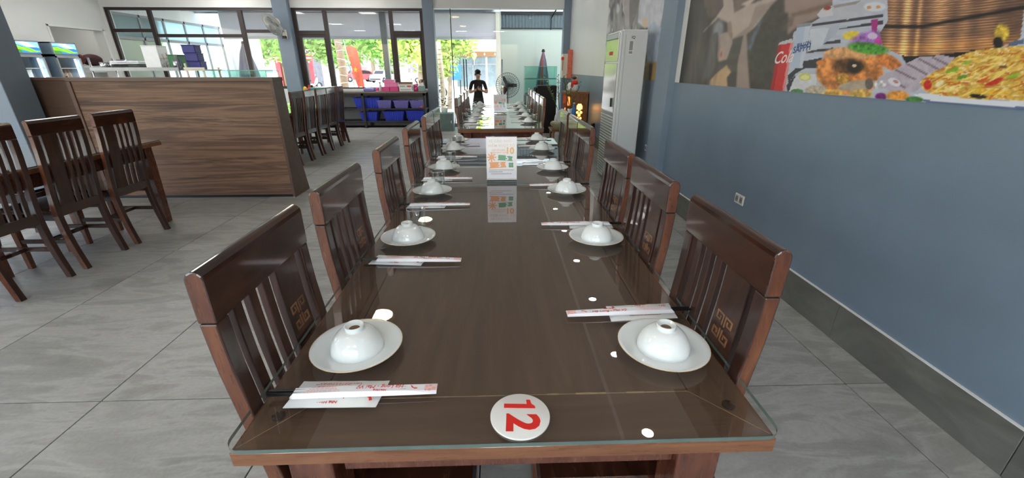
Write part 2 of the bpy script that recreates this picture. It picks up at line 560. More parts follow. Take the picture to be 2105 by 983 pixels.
ce = P('ceiling', MB().span(XL - .2, XR + .2, YB - .2, YF + .2, ZC + .1, ZC + .3).span(1.06, XR + .1, YB - .1, YF + .1, ZC, ZC + .11, mi=1), [M['ceiling'], M['soffit']])
tag(ce, 'grey ceiling with a white dropped strip along the right wall', 'ceiling', kind='structure')

# kitchen seen through the doorway
mb = MB()
mb.span(-12.2, -12.1, 8.5, 13.2, -.1, 2.8).span(-12.2, XL - .2, 13.1, 13.2, -.1, 2.8).span(-12.2, XL - .2, 8.5, 8.6, -.1, 2.8).span(-12.2, XL - .2, 8.5, 13.2, 2.8, 2.9)
o = P('wall_kitchen', mb, M['white_wall']); tag(o, 'white kitchen walls seen through the left doorway', 'wall', kind='structure')
o = P('floor_kitchen', MB().span(-12.2, XL - .2, 8.5, 13.2, -.12, -.01), M['tile']); tag(o, 'grey kitchen floor beyond the left doorway', 'floor', kind='structure')
o = P('trim_6', MB().span(XL - .21, XL + .015, 11.15, 11.19, 0, 2.18).span(XL - .21, XL + .015, 9.84, 9.88, 0, 2.18).span(XL - .21, XL + .015, 9.84, 11.19, 2.15, 2.19), M['white_plastic'])
tag(o, 'pale frame round the kitchen doorway', 'door frame', kind='structure')

# ---- front windows
def bars(parent, items, y=YF + .02, d=.07):
    for (nm, xa, xb, za, zb) in items:
        P(nm, MB().span(xa, xb, y, y + d, za, zb, .004), M['frame'], parent)
def panes(parent, items, y=YF + .05):
    for (xa, xb, za, zb) in items:
        P('pane', MB().span(xa, xb, y, y + .008, za, zb), M['glass'], parent)
w1 = thing('window_1', 'wide dark framed window band left of the fan pillar', 'window'); w1['kind'] = 'structure'
bars(w1, [('head_bar', -9.10, -5.17, 2.60, 2.66), ('sill_bar', -9.10, -5.17, .86, .93), ('mullion', -9.10, -9.03, .93, 2.60), ('mullion', -8.16, -8.07, .93, 2.60),
          ('mullion', -6.09, -5.99, .93, 2.60), ('mullion', -5.23, -5.17, .93, 2.60), ('transom', -9.03, -8.16, 2.14, 2.21), ('transom', -8.07, -6.09, 2.03, 2.10), ('transom', -5.99, -5.23, 2.13, 2.20)])
panes(w1, [(-9.03, -8.16, 2.21, 2.60), (-9.03, -8.16, .93, 2.14), (-8.07, -6.09, 2.10, 2.60), (-8.07, -6.09, .93, 2.03), (-5.99, -5.23, 2.20, 2.60), (-5.99, -5.23, .93, 2.13)])
w2 = thing('window_2', 'dark framed front window above the storage shelf', 'window'); w2['kind'] = 'structure'
bars(w2, [('head_bar', -4.83, -1.75, 2.60, 2.66), ('sill_bar', -4.83, -1.75, .86, .90), ('mullion', -4.83, -4.745, .90, 2.60), ('mullion', -4.12, -4.03, .90, 2.60),
          ('mullion', -2.57, -2.48, .90, 2.60), ('mullion', -1.83, -1.75, .90, 2.60), ('transom', -4.745, -4.12, 2.09, 2.18), ('transom', -2.48, -1.83, 2.09, 2.18),
          ('sash', -4.745, -4.69, .90, 2.09), ('sash', -4.16, -4.12, .90, 2.09), ('sash', -4.69, -4.16, 2.03, 2.09), ('sash', -2.48, -2.43, .90, 2.09), ('sash', -1.87, -1.83, .90, 2.09), ('sash', -2.43, -1.87, 2.03, 2.09)])
panes(w2, [(-4.745, -4.12, 2.18, 2.60), (-4.69, -4.16, .90, 2.03), (-4.03, -2.57, .90, 2.60), (-2.48, -1.83, 2.18, 2.60), (-2.43, -1.87, .90, 2.03)])
d1 = thing('door_1', 'frameless glass entrance front with long black pull handle', 'glass door'); d1['kind'] = 'structure'
for (xa, xb, ya) in [(-1.5, -1.115, YF + .05), (.085, 1.62, YF + .05)]:
    P('pane', MB().span(xa, xb, ya, ya + .012, 0, 2.69), M['glass_door'], d1)
P('pane', MB().span(-1.095, .08, YF + .05, YF + .062, 2.15, 2.69), M['glass_door'], d1)
leaf = P('door_leaf', MB().span(0, .58, -.006, .006, .01, 2.14), M['glass_door'], d1, loc=(-1.1, YF + .056, 0), rot=(0, 0, math.radians(58)))
P('door_seal', MB().span(-1.115, -1.095, YF + .045, YF + .067, 0, 2.69), M['black'], d1)
P('pull_handle', MB().tube([(.38, -.05, .82), (.38, -.05, 1.56), (.5, -.05, 1.56), (.5, -.05, .82), (.38, -.05, .82)], .013, 8), M['black'], leaf)
P('edge_trim', MB().span(.078, .092, YF + .045, YF + .067, 0, 2.69), M['chrome'], d1)
P('head_channel', MB().span(-1.5, 1.62, YF + .03, YF + .08, 2.67, 2.70), M['chrome'], d1)
# low chrome rails on the front glass
P('post', MB().cyl((.125, YF + .0, 0), (.125, YF + .0, 1.55), .018, n=10), M['chrome'], d1)

# ------------------------------------------------------------------ terrace and street
ZT = -0.33
M['concrete'] = plain('pale_concrete', S(205, 202, 194), 0.8, var=0.08, scale=0.6)
M['street'] = plain('sunlit_street', S(196, 194, 188), 0.9, var=0.1, scale=0.15)
M['terrace_tile'] = plain('terrace_floor_grey', S(180, 178, 172), 0.6, var=0.05, scale=1)
M['blind'] = translucent('pale_grey_roller_blind', S(226, 221, 222), .5)
M['poly'] = translucent('milky_polycarbonate', S(232, 234, 232), .75)
M['cream'] = plain('cream_paint', S(226, 216, 200), 0.6, var=0.02)
M['tin'] = plain('grey_blue_tin', S(128, 140, 148), 0.45, 0.3, var=0.08)
M['mint_wall'] = plain('mint_white_wall', S(240, 244, 236), 0.6, var=0.02, scale=1.5)
o = P('ground', MB().span(-160, 160, -60, 260, -.9, -.42), M['street']); tag(o, 'sunlit pale street and forecourt outside', 'ground', kind='structure')
o = P('floor_terrace', MB().span(-9.3, 2.4, YF + .2, 14.9, -.42, ZT), M['terrace_tile']); tag(o, 'lower terrace floor outside the entrance', 'floor', kind='structure')
o = P('trim_7', MB().span(-1.6, 1.7, YF + .2, YF + .52, -.42, -.16), M['terrace_tile']); tag(o, 'step below the glass entrance', 'step', kind='structure')
mb = MB().span(-9.4, -.1, YF + .2, 14.9, 2.98, 3.06).span(-.1, 2.5, YF + .2, 14.9, 3.0, 3.01, mi=2)
for k in range(6): mb.span(-9.4, 2.5, YF + .5 + k * .6, YF + .56 + k * .6, 2.9, 2.98, mi=1)
o = P('ceiling_terrace', mb, [M['tin'], M['chrome'], M['poly']]); tag(o, 'metal terrace roof outside the front windows', 'roof', kind='structure')
bl = thing('roller_blind', 'long pale grey roller blind hanging at terrace edge', 'blind', (0, 14.4, 0))
P('fabric', MB().span(-8.3, -1.42, -.006, .006, 2.235, 2.9).span(-1.40, .1, -.006, .006, 2.235, 2.9), M['blind'], bl)
P('bottom_bar', MB().span(-8.3, .1, -.02, .02, 2.165, 2.235, .004), M['white_plastic'], bl)
P('roller_tube', MB().cyl((-8.3, 0, 2.93), (.1, 0, 2.93), .04), M['grey_metal'], bl)
o = P('trim_8', MB().span(-.03, .13, 14.25, 14.42, ZT, 2.98), M['cream']); tag(o, 'cream terrace column beside the entrance opening', 'column', kind='structure')
o = P('trim_9', MB().span(-3.53, -3.36, 14.3, 14.46, ZT, 2.98, .004), M['grey_metal']); tag(o, 'grey terrace post seen through the front window', 'post', kind='structure')
o = P('wall_terrace_right', MB().span(.1, 2.4, 13.2, 13.32, ZT, 2.37), M['mint_wall']); tag(o, 'white terrace wall behind the standing fan', 'wall', kind='structure')
o = P('wall_terrace_side', MB().span(2.3, 2.4, YF + .2, 13.2, ZT, 2.98), M['mint_wall']); tag(o, 'white side wall of the terrace', 'wall', kind='structure')
tin = thing('tin_panel', 'grey corrugated tin panel above the white terrace wall', 'tin sheet', (0, 13.22, 2.37))
pts = []
n = 120
top, bot = [], []
for k in range(n + 1):
    x = .12 + 2.2 * k / n; y = .02 * math.sin(k * 2 * PI / 5)
    bot.append((x, y, .03)); top.append((x, y, .36))
P('sheet', MB().loft([bot, top], closed=False, cap=False), M['tin'], tin)
P('rail', MB().span(.12, 2.3, -.045, -.02, 0, .03).span(.12, 2.3, -.03, .05, .36, .44, mi=0), M['dark_metal'], tin)
P('brace', MB().cyl((1.53, -.06, -.02), (1.53, -.06, .3), .015, n=8).cyl((1.53, -.06, .28), (1.7, -.5, .58), .02, n=8), M['dark_metal'], tin)
# left annex beyond the left window band
mb = MB()
XA = -9.25
mb.span(XA - .1, XA, YF + .2, 16.4, 2.62, 3.06).span(XA - .1, XA, YF + .2, 16.4, -.42, .7).span(XA - .1, XA, 15.95, 16.4, .7, 2.62).span(XA - .1, XA, YF + .2, 11.62, .7, 2.62)
mb.span(XA - .1, -8.25, 16.3, 16.4, -.42, 3.06)
o = P('wall_annex', mb, M['white_wall']); tag(o, 'white annex wall beyond the left window band', 'wall', kind='structure')
M['frost'] = translucent('frosted_pane', S(196, 214, 216), .8)
m_ = thin_glass('hazy_pane', (.9, .96, .93), 1.45); nt_ = m_.node_tree; tl_ = nt_.nodes.new('ShaderNodeBsdfTranslucent'); tl_.inputs[0].default_value = (*S(226, 236, 228), 1); mx_ = nt_.nodes.new('ShaderNodeMixShader'); mx_.inputs[0].default_value = .55; ou_ = [n for n in nt_.nodes if n.type == 'OUTPUT_MATERIAL'][0]; src_ = ou_.inputs[0].links[0].from_socket; nt_.links.new(src_, mx_.inputs[1]); nt_.links.new(tl_.outputs[0], mx_.inputs[2]); nt_.links.new(mx_.outputs[0], ou_.inputs[0]); M['hazy'] = m_
w3 = thing('window_3', 'grey framed annex windows seen through the left window band', 'window'); w3['kind'] = 'structure'
for ya in (11.62, 12.5, 13.35, 14.2, 15.05, 15.89):
    P('mullion', MB().span(XA - .07, XA - .01, ya, ya + .06, .7, 2.62), M['grey_plastic'], w3)
P('transom', MB().span(XA - .07, XA - .01, 11.62, 15.95, 2.02, 2.09), M['grey_plastic'], w3)
P('head_bar', MB().span(XA - .07, XA - .01, 11.62, 15.95, 2.56, 2.62), M['grey_plastic'], w3)
ys = (11.68, 12.5, 12.56, 13.35, 13.41, 14.2, 14.26, 15.05, 15.11, 15.89)
for k in range(0, 10, 2):
    P('pane', MB().span(XA - .045, XA - .037, ys[k], ys[k + 1], .7, 2.02), M['hazy'], w3)
    P('pane', MB().span(XA - .045, XA - .037, ys[k], ys[k + 1], 2.09, 2.56), M['frost'], w3)

# ------------------------------------------------------------------ lamps of the room, then added fill panels
M['lamp_white'] = emis('downlight_glow', (1.0, 0.97, 0.92), 60.0)
M['lamp_warm'] = emis('warm_lamp_glow', (1.0, 0.80, 0.42), 9.0)
M['fill_panel'] = emis('fill_panel_glow', (1.0, 0.98, 0.95), 12.0)  # emission of the panels added as fill light
for k, y in enumerate((0.2, 1.45, 2.70, 3.78, 4.98, 6.22, 7.6, 8.97, 10.3)):
    t = thing('ceiling_downlight', 'round white downlight in the dropped ceiling strip, number %s from the camera end' % ['one', 'two', 'three', 'four', 'five', 'six', 'seven', 'eight', 'nine'][k], 'downlight', (1.27, y, ZC), 0, 'downlights along the right wall')
    P('trim_ring', MB().lathe([(.048, 0), (.066, 0), (.068, -.006), (.05, -.010), (.048, 0)], 24), M['white_plastic'], t)
    P('diffuser', MB().lathe([(0, -.004), (.047, -.004), (.047, 0), (0, 0)], 24), M['lamp_white'], t)
for k, (x, y) in enumerate(((-1.56, 4.75), (-1.58, 8.5), (-1.56, 1.0))):
    t = thing('warm_ceiling_lamp', 'round warm yellow ceiling lamp left of the long tables, %s one' % ['middle', 'farthest', 'nearest'][k], 'ceiling lamp', (x, y, ZC + .1), 0, 'warm ceiling lamps')
    P('base_ring', MB().lathe([(.0, 0), (.17, 0), (.17, -.05), (.15, -.05), (.15, -.01), (0, -.01)], 32), M['white_plastic'], t)
    P('shade', MB().lathe([(0, -.012), (.149, -.012), (.149, -.055), (.12, -.075), (0, -.08)], 32), M['lamp_warm'], t)
k = 0
for x in (-7.2, -4.6):  # out-of-view panels added to brighten the interior
    for y in (-2.2, 1.4, 5.6, 8.8):
        t = thing('added_fill_panel', 'added square fill light panel over left dining area, %s row, %s from the back' % (('outer', 'inner')[x > -6], ('first', 'second', 'third', 'fourth')[k % 4]), 'added fill light', (x, y, ZC + .1), 0, 'added fill light panels')
        P('frame', MB().span(-.31, .31, -.31, -.29, -.03, 0).span(-.31, .31, .29, .31, -.03, 0).span(-.31, -.29, -.31, .31, -.03, 0).span(.29, .31, -.31, .31, -.03, 0), M['white_plastic'], t)
        P('diffuser', MB().span(-.29, .29, -.29, .29, -.02, -.005), M['fill_panel'], t)
        k += 1
for k2, (x, y) in enumerate(((-1.9, -2.4), (0.1, -2.4), (-3.3, 10.1), (-6.2, 10.3))):  # further added panels: fill behind the viewer and on the far wall
    t = thing('added_fill_panel', 'added square fill light panel %s' % ('behind the viewer, left one', 'behind the viewer, right one', 'above the storage shelf', 'above the left front windows')[k2], 'added fill light', (x, y, ZC + .1), 0, 'added fill light panels')
    P('frame', MB().span(-.31, .31, -.31, -.29, -.03, 0).span(-.31, .31, .29, .31, -.03, 0).span(-.31, -.29, -.31, .31, -.03, 0).span(.29, .31, -.31, .31, -.03, 0), M['white_plastic'], t)
    P('diffuser', MB().span(-.29, .29, -.29, .29, -.02, -.005), M['fill_panel'], t)

for k3, (x, y) in enumerate(((-10.6, 10.6), (-10.6, 12.2))):  # added fill so the kitchen beyond the doorway is not dark
    t = thing('kitchen_fill_panel', 'added square kitchen fill light beyond the left doorway, %s one' % ('nearer', 'farther')[k3], 'added fill light', (x, y, 2.8), 0, 'added kitchen fill lights')
    P('frame', MB().span(-.2, .2, -.2, .2, -.02, 0), M['white_plastic'], t)
    P('diffuser', MB().span(-.18, .18, -.18, .18, -.03, -.02), M['fill_panel'], t)
# ------------------------------------------------------------------ dining tables
ZG = 0.752                     # top of the glass sheets
ZW = ZG - 0.012                # top of the wood

def dining_table(x0, x1, y0, y1, label, bw=.115, bl=.105, yn=None, yf=None):
    cx, cy = (x0 + x1) / 2, (y0 + y1) / 2
    w, l = (x1 - x0) / 2, (y1 - y0) / 2
    t = thing('dining_table', label, 'table', (cx, cy, 0))
    th = .034
    fnz = lambda a, b, d: (a, b, d)
    # mitred border boards (each its own edge) and the middle panel
    g = .0012
    P('border_board', MB().prism([(-w, -l), (w, -l), (w - bl, -l + bw), (-w + bl, -l + bw)], fnz, ZW - th, ZW), [M['table_x'], ], t)
    P('border_board', MB().prism([(w, l), (-w, l), (-w + bl, l - bw), (w - bl, l - bw)], fnz, ZW - th, ZW), M['table_x'], t)
    P('border_board', MB().prism([(-w, l - g), (-w, -l + g), (-w + bl - g, -l + bw), (-w + bl - g, l - bw)], fnz, ZW - th, ZW), M['table_y'], t)
    P('border_board', MB().prism([(w, -l + g), (w, l - g), (w - bl + g, l - bw), (w - bl + g, -l + bw)], fnz, ZW - th, ZW), M['table_y'], t)
    P('middle_panel', MB().span(-w + bl + .001, w - bl - .001, -l + bw + .0015, l - bw - .0015, ZW - th + .006, ZW - .0008), M['table_y'], t)
    # lipping round the edge
    e = .006
    P('edge_lipping', MB().span(-w - e, w + e, -l - e, -l, ZW - th, ZW - .001, .004), M['table_edge'], t)
    P('edge_lipping', MB().span(-w - e, w + e, l, l + e, ZW - th, ZW - .001, .004), M['table_edge'], t)
    P('edge_lipping', MB().span(-w - e, -w, -l, l, ZW - th, ZW - .001, .004), M['table_edge'], t)
    P('edge_lipping', MB().span(w, w + e, -l, l, ZW - th, ZW - .001, .004), M['table_edge'], t)
    li = .05; lw = .085
    for sx in (-1, 1):
        for sy in (-1, 1):
            lx, ly = sx * (w - li - lw / 2), sy * (l - li - lw / 2)
            if sy < 0 and yn is not None: ly = yn - cy
            if sy > 0 and yf is not None: ly = yf - cy
            rings = []
            for z, s in ((0, .032), (.08, .034), (ZW - th - .14, .0425), (ZW - th, .0425)):
                rings.append([(lx - s, ly - s, z), (lx + s, ly - s, z), (lx + s, ly + s, z), (lx - s, ly + s, z)])
            P('leg', MB().loft(rings, smooth=False), M['table_leg'], t, bevel=.004)
    a = w - li - lw; b = l - li - lw
    za, zb = ZW - th - .105, ZW - th
    P('apron', MB().span(-a + .012, a, -l + li + .02, -l + li + .045, za, zb, .002), M['table_leg'], t)
    P('apron', MB().span(-a, a, l - li - .045, l - li - .02, za, zb, .002), M['table_leg'], t)
    P('apron', MB().span(-w + li + .02, -w + li + .045, -b, b, za, zb, .002), M['table_leg'], t)
    P('apron', MB().span(w - li - .045, w - li - .02, -b, b, za, zb, .002), M['table_leg'], t)
    return t

def rounded_rect(w, l, r, n=6):
    pts = []
    for (cx, cy, a0) in ((w - r, l - r, 0), (-w + r, l - r, 90), (-w + r, -l + r, 180), (w - r, -l + r, 270)):
        for k in range(n + 1):
            a = math.radians(a0 + 90 * k / n)
            pts.append((cx + r * math.cos(a), cy + r * math.sin(a)))
    return pts

M['pad'] = thin_glass('clear_rubber_pad', (0.80, 0.79, 0.80), 1.45, 0.1)
def glass_top(x0, x1, y0, y1, label, r=.03):
    cx, cy = (x0 + x1) / 2, (y0 + y1) / 2
    w, l = (x1 - x0) / 2, (y1 - y0) / 2
    t = thing('glass_tabletop', label, 'glass sheet', (cx, cy, ZG - .008), 0, 'glass sheets on the dining tables')
    pl = rounded_rect(w, l, r)
    n = len(pl)
    mb = MB()
    mb.add([(a, b, .008) for a, b in pl], [tuple(range(n))], False, 0)
    mb.add([(a, b, 0) for a, b in pl], [tuple(range(n))[::-1]], False, 0)
    P('sheet', mb, M['tabletop_glass'], t, weld=False)
    mb = MB()
    for i in range(n):
        j = (i + 1) % n
        mb.add([(pl[i][0], pl[i][1], 0), (pl[j][0], pl[j][1], 0), (pl[j][0], pl[j][1], .008), (pl[i][0], pl[i][1], .008)], [(0, 1, 2, 3)], True)
    P('polished_edge', mb, M['glass_edge'], t)
    for sx in (-1, 1):
        for sy in (-1, 0, 1):
            P('rubber_pad', MB().lathe([(0, -.004), (.012, -.004), (.012, -.0002), (0, -.0002)], 20, (sx * (w - .055), sy * (l - .085), 0)), M['pad'], t)
    return t

TBL = [(-.475, .497, .535, 2.284), (-.492, .508, 2.290, 3.93), (-.435, .50, 4.60, 6.30), (-.435, .50, 6.306, 8.0)]
TN = ['foreground long table numbered 12', 'second long table with the upright card', 'third long table behind the gap', 'farthest long table before the entrance']
LEGY = [(None, None), (2.347, None), (None, 5.97), (6.53, None)]
for (b_, n_, g_) in zip(TBL, TN, LEGY):
    i = .012
    dining_table(b_[0] + i, b_[1] - i, b_[2] + i, b_[3] - i * .4, 'dark brown wooden dining table, ' + n_, yn=g_[0], yf=g_[1])
    glass_top(*b_, 'clear glass sheet covering the ' + n_, .03)

# worn pale glue line along the near border of the foreground table
M['glue'] = plain('worn_tan_glue', S(176, 156, 120), .8, var=.2, scale=60)
ft = [o for o in COL.objects if o.name == 'dining_table'][0]
b_ = TBL[0]; w_ = (b_[1] - b_[0]) / 2 - .012; l_ = (b_[3] - b_[2] - .0168) / 2
rg = random.Random(12); mb = MB(); x = -w_ + .105
while x < w_ - .105:
    d = rg.uniform(.008, .03); hw = rg.uniform(.0006, .0013) + (rg.uniform(.001, .0028) if .08 < x < .30 and rg.random() < .45 else 0)
    mb.span(x, min(x + d, w_ - .105), -l_ + .115 - hw * .6, -l_ + .115 + hw, ZW - .001, ZW + .0003); x += d
P('worn_seam', mb, M['glue'], ft)
mb = MB()
for sx in (-1, 1): mb.prism([(sx * w_ * .995, -l_ + .004), (sx * (w_ - .105), -l_ + .1144), (sx * (w_ - .105), -l_ + .1156), (sx * w_ * .995, -l_ + .0052)], lambda a, b, d: (a, b, d), ZW - .001, ZW + .0002)
P('mitre_line', mb, M['glue'], ft)

# ------------------------------------------------------------------ chairs
CH_X = [(0, 0.0), (.07, .014), (.16, .030), (.28, .045), (.40, .051), (.50, .045), (.63, .030), (.72, .019), (.847, .005), (.942, .0), (1.05, -.002)]
def chx(z):
    """outer back line of the chair (x grows towards the sitter)"""
    for (z0, a), (z1, b) in zip(CH_X, CH_X[1:]):
        if z <= z1:
            t = (z - z0) / (z1 - z0)
            return a + (b - a) * t
    return CH_X[-1][1]
CW = .185; CPW = .036; CD = .030

def curved_bar(y0, y1, z0, z1, d0, dep, n=8):
    mb = MB()
    rings = []
    for k in range(n + 1):
        z = z0 + (z1 - z0) * k / n
        x = chx(z) + d0
        rings.append([(x, y0, z), (x + dep, y0, z), (x + dep, y1, z), (x, y1, z)])
    return mb.loft(rings, smooth=False)

def make_chair():
    t = thing('dining_chair', 'x', 'chair')
    W, sw = CW, CPW
    for s in (-1, 1):
        mb = MB()
        rings = []
        for k in range(19):
            z = .942 * k / 18
            x = chx(z); dp = CD + .012 * max(0, min(1, (.62 - z) / .2)) * min(1, .5 + z)
            y0, y1 = s * W, s * (W - sw)
            rings.append([(x, y0, z), (x + dp, y0, z), (x + dp, y1, z), (x, y1, z)])
        mb.loft(rings, smooth=False)
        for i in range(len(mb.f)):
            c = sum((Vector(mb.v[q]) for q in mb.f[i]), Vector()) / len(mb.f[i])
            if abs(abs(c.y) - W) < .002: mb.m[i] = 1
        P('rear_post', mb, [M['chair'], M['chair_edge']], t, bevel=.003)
    # head rail: block across the top with a rolled upper edge
    prof = [(CD + .002, .943), (CD + .002, 1.026), (CD, 1.034), (CD - .006, 1.040), (CD - .013, 1.043), (.012, 1.042), (.004, 1.038), (-.001, 1.030), (-.002, 1.02), (-.001, .943)]
    mb = MB().prism(prof, lambda a, b, d: (a, d, b), -W, W)
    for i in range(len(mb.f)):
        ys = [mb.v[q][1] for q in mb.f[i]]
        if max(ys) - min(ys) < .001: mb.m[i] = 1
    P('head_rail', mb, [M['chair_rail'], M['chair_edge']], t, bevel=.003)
    inner = W - sw
    pw, nw = .095, .026
    gap = (2 * inner - pw - 3 * nw) / 5
    y = -inner + gap
    for k in range(3):
        P('slat', curved_bar(y, y + nw, .455, .946, .008, .015), M['chair'], t, bevel=.002); y += nw + gap
    pl = P('wide_splat', curved_bar(y, y + pw, .455, .946, .007, .017), M['chair'], t, bevel=.002)
    yc = y + pw / 2
    def bar(mb, y0, y1, z0, z1):
        zm = (z0 + z1) / 2
        x = chx(zm) + .024
        sl = (chx(zm + .02) - chx(zm - .02)) / .04
        mb.box((x + .0004, (y0 + y1) / 2, zm), (.003, abs(y1 - y0), abs(z1 - z0)), .0006, Matrix.Rotation(math.atan(sl), 3, 'Y'))
    mb = MB()
    s0 = .032; zc = .803; b = .0046
    for sy in (-1, 1):
        for sz in (-1, 1):
            def q(a0, a1, c0, c1):
                bar(mb, yc + sy * a0, yc + sy * a1, zc + sz * c0, zc + sz * c1)
            q(.0025, .0025 + b, .0035, s0)
            q(.0025, s0, s0 - b, s0)
            q(s0 - b, s0, .0105, s0)
            q(.012, s0, .0105, .0105 + b)
            q(.012, .012 + b, .0105, .023)
    P('carved_fret', mb, M['emblem'], pl)
    P('lower_back_rail', MB().span(.052, .085, -inner, inner, .395, .462, .003), M['chair_rail'], t)
    P('seat', MB().span(.095, .455, -.178, .178, .430, .456, .008), M['chair_rail'], t)
    for s in (-1, 1):
        rings = []
        for z, h in ((0, .016), (.2, .018), (.43, .020)):
            lx, ly = .42, s * .155
            rings.append([(lx - h, ly - h, z), (lx + h, ly - h, z), (lx + h, ly + h, z), (lx - h, ly + h, z)])
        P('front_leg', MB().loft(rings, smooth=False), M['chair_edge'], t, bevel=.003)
        P('side_apron', MB().span(.09, .40, s * .148, s * .166, .365, .43, .002), M['chair'], t)
        P('side_stretcher', MB().span(.072, .405, s * .150, s * .166, .195, .225, .002), M['chair'], t)
    P('front_apron', MB().span(.41, .428, -.138, .138, .365, .43, .002), M['chair_rail'], t)
    P('cross_stretcher', MB().span(.22, .245, -.150, .150, .198, .222, .002), M['chair_rail'], t)
    return t
chair0 = make_chair(); chair_used = [False]
def put_chair(x, y, rz, label, group, sc=1.0):
    c = copy_tree(chair0) if chair_used[0] else chair0
    chair_used[0] = True
    c.location = (x, y, 0); c.rotation_euler = (0, 0, rz); c.scale = (sc, sc, sc)
    tag(c, label, 'chair', group)
    return c
ORD = ['nearest', 'second', 'third', 'fourth', 'fifth', 'sixth']
J = lambda a: random.uniform(-a, a)
for k, (x, y) in enumerate([(-.517, .812), (-.516, 1.30), (-.517, 1.925)]):
    put_chair(x, y, J(.008), 'dark lacquered chair, %s on left side of the table numbered 12' % ORD[k], 'chairs at the foreground table')
for k, (x, y) in enumerate([(.538, .868), (.536, 1.373), (.536, 1.805)]):
    put_chair(x, y, PI + J(.008), 'dark lacquered chair, %s on right side of the table numbered 12' % ORD[k], 'chairs at the foreground table')
for k, (x, y) in enumerate([(-.532, 2.592), (-.53, 3.20), (-.53, 3.585)]):
    put_chair(x, y, J(.01), 'dark lacquered chair, %s on left side of second table, the one with upright card' % ORD[k], 'chairs at the second table')
for k, (x, y) in enumerate([(.548, 2.58), (.547, 2.96), (.547, 3.40)]):
    put_chair(x, y, PI + J(.01), 'dark lacquered chair, %s on right side of second table, the one with upright card' % ORD[k], 'chairs at the second table')
for k, y in enumerate((5.13, 5.69, 6.25, 6.81)):
    put_chair(-.478, y, J(.01), 'dark chair with shining back, %s on the left side of the far tables' % ORD[k], 'chairs at the far tables')
for k, y in enumerate((5.13, 5.69, 6.25, 6.81, 7.30)):
    put_chair(.543, y, PI + J(.01), 'dark chair with shining back, %s on the right side of the far tables' % ORD[k], 'chairs at the far tables')
put_chair(.09, 8.30, .10, 'dark chair standing sideways beyond the end of the far tables', 'chairs at the far tables')

# left group by the wooden partition
LTB = (-4.05, -3.06, 2.15, 3.95)
dining_table(*LTB, 'dark wooden dining table at left before the partition')
glass_top(LTB[0] - .01, LTB[1] + .01, LTB[2] - .01, LTB[3] + .01, 'clear glass sheet on the left table before the partition')
for k, y in enumerate((2.555, 3.015, 3.48)):
    put_chair(-2.978, y, PI, 'brown chair seen from behind at the left table, %s' % ['cut off by the frame edge', 'middle one of three', 'beside the wooden partition'][k], 'chairs at the left table')
for k, y in enumerate((2.75, 3.45)):
    put_chair(-4.11, y, -.02, 'dark chair on the far side of the left table, %s one' % ['nearer', 'farther'][k], 'chairs at the left table')
# group behind the partition
BTB = (-3.86, -2.98, 6.05, 8.72)
dining_table(*BTB, 'dark wooden table behind the partition near the storage shelf')
glass_top(BTB[0] - .01, BTB[1] + .01, BTB[2] - .01, BTB[3] + .01, 'clear glass sheet on the table behind the partition')
for k, y in enumerate((6.50, 6.94, 7.40, 7.83, 8.27)):
    put_chair(-2.90, y, PI + J(.03), 'dark high-backed chair, %s in the row behind the partition' % ORD[k], 'chairs behind the partition')
for k, y in enumerate((6.75, 7.9)):
    put_chair(-3.93, y, 0, 'dark chair beyond the table behind the partition, %s one' % ['nearer', 'farther'][k], 'chairs behind the partition')

# ------------------------------------------------------------------ place settings
plate_prof = [(0, .004), (.045, .004), (.052, .006), (.066, .009), (.090, .017), (.0985, .0205), (.100, .0215), (.0985, .0225), (.090, .0195), (.066, .0125), (.052, .0085), (.0, .0080)]
plate_prof = [(0, 0.002), (.040, .002), (.043, 0), (.047, 0), (.050, .004)] + plate_prof[3:]
plate0 = thing('dinner_plate', 'x', 'plate')
P('dish', MB().lathe(plate_prof, 48), M['porcelain'], plate0)
M['rim_gold'] = plain('pale_gold_rim', S(206, 176, 130), 0.35)
P('rim_line', MB().ring((0, 0, .0217), .0995, .0007, 48, 5), M['rim_gold'], plate0)
# upturned rice bowl: outside profile from mouth (bottom) to foot ring (top)
R0, HB = .058, .053
bp = [(R0 - .0015, 0), (R0, .0004), (R0 + .0008, .002)]
for k in range(1, 11):
    a = k / 10.0
    bp.append((R0 - (R0 - .0205) * (1 - math.cos(a * PI / 2)) ** .92, .002 + (HB - .002) * math.sin(a * PI / 2) ** 1.05))
bp += [(.0205, HB + .001), (.0215, HB + .009), (.0205, HB + .0105), (.0182, HB + .0100), (.0165, HB + .0015), (0, HB + .0005)]
bowl_out = bp
bowl_in = [(0, HB - .004)] + [(max(0, r - .0028), max(0, z - .0028)) for r, z in reversed(bp[3:12])] + [(R0 - .0028, .0), (R0 - .0015, 0)]
bowl0 = thing('rice_bowl', 'x', 'bowl')
M['foot_stain'] = plain('brown_unglazed_foot', S(112, 84, 52), 0.5)
P('bowl_body', MB().lathe(bowl_out, 48).lathe(bowl_in, 40), M['porcelain'], bowl0)
P('foot_hollow', MB().lathe([(0, HB + .0012), (.0125, HB + .0012), (.0125, HB + .0004), (0, HB + .0004)], 20), M['foot_stain'], bowl0)

def print_lines(mb, x0, x1, y, h, n, rnd, z, flip=1):
    x = x0
    while x < x1:
        w = rnd.uniform(.003, .009)
        mb.add([(x, y, z), (min(x1, x + w), y, z), (min(x1, x + w), y + h, z), (x, y + h, z)], [(0, 1, 2, 3)])
        x += w + .0016
    return mb

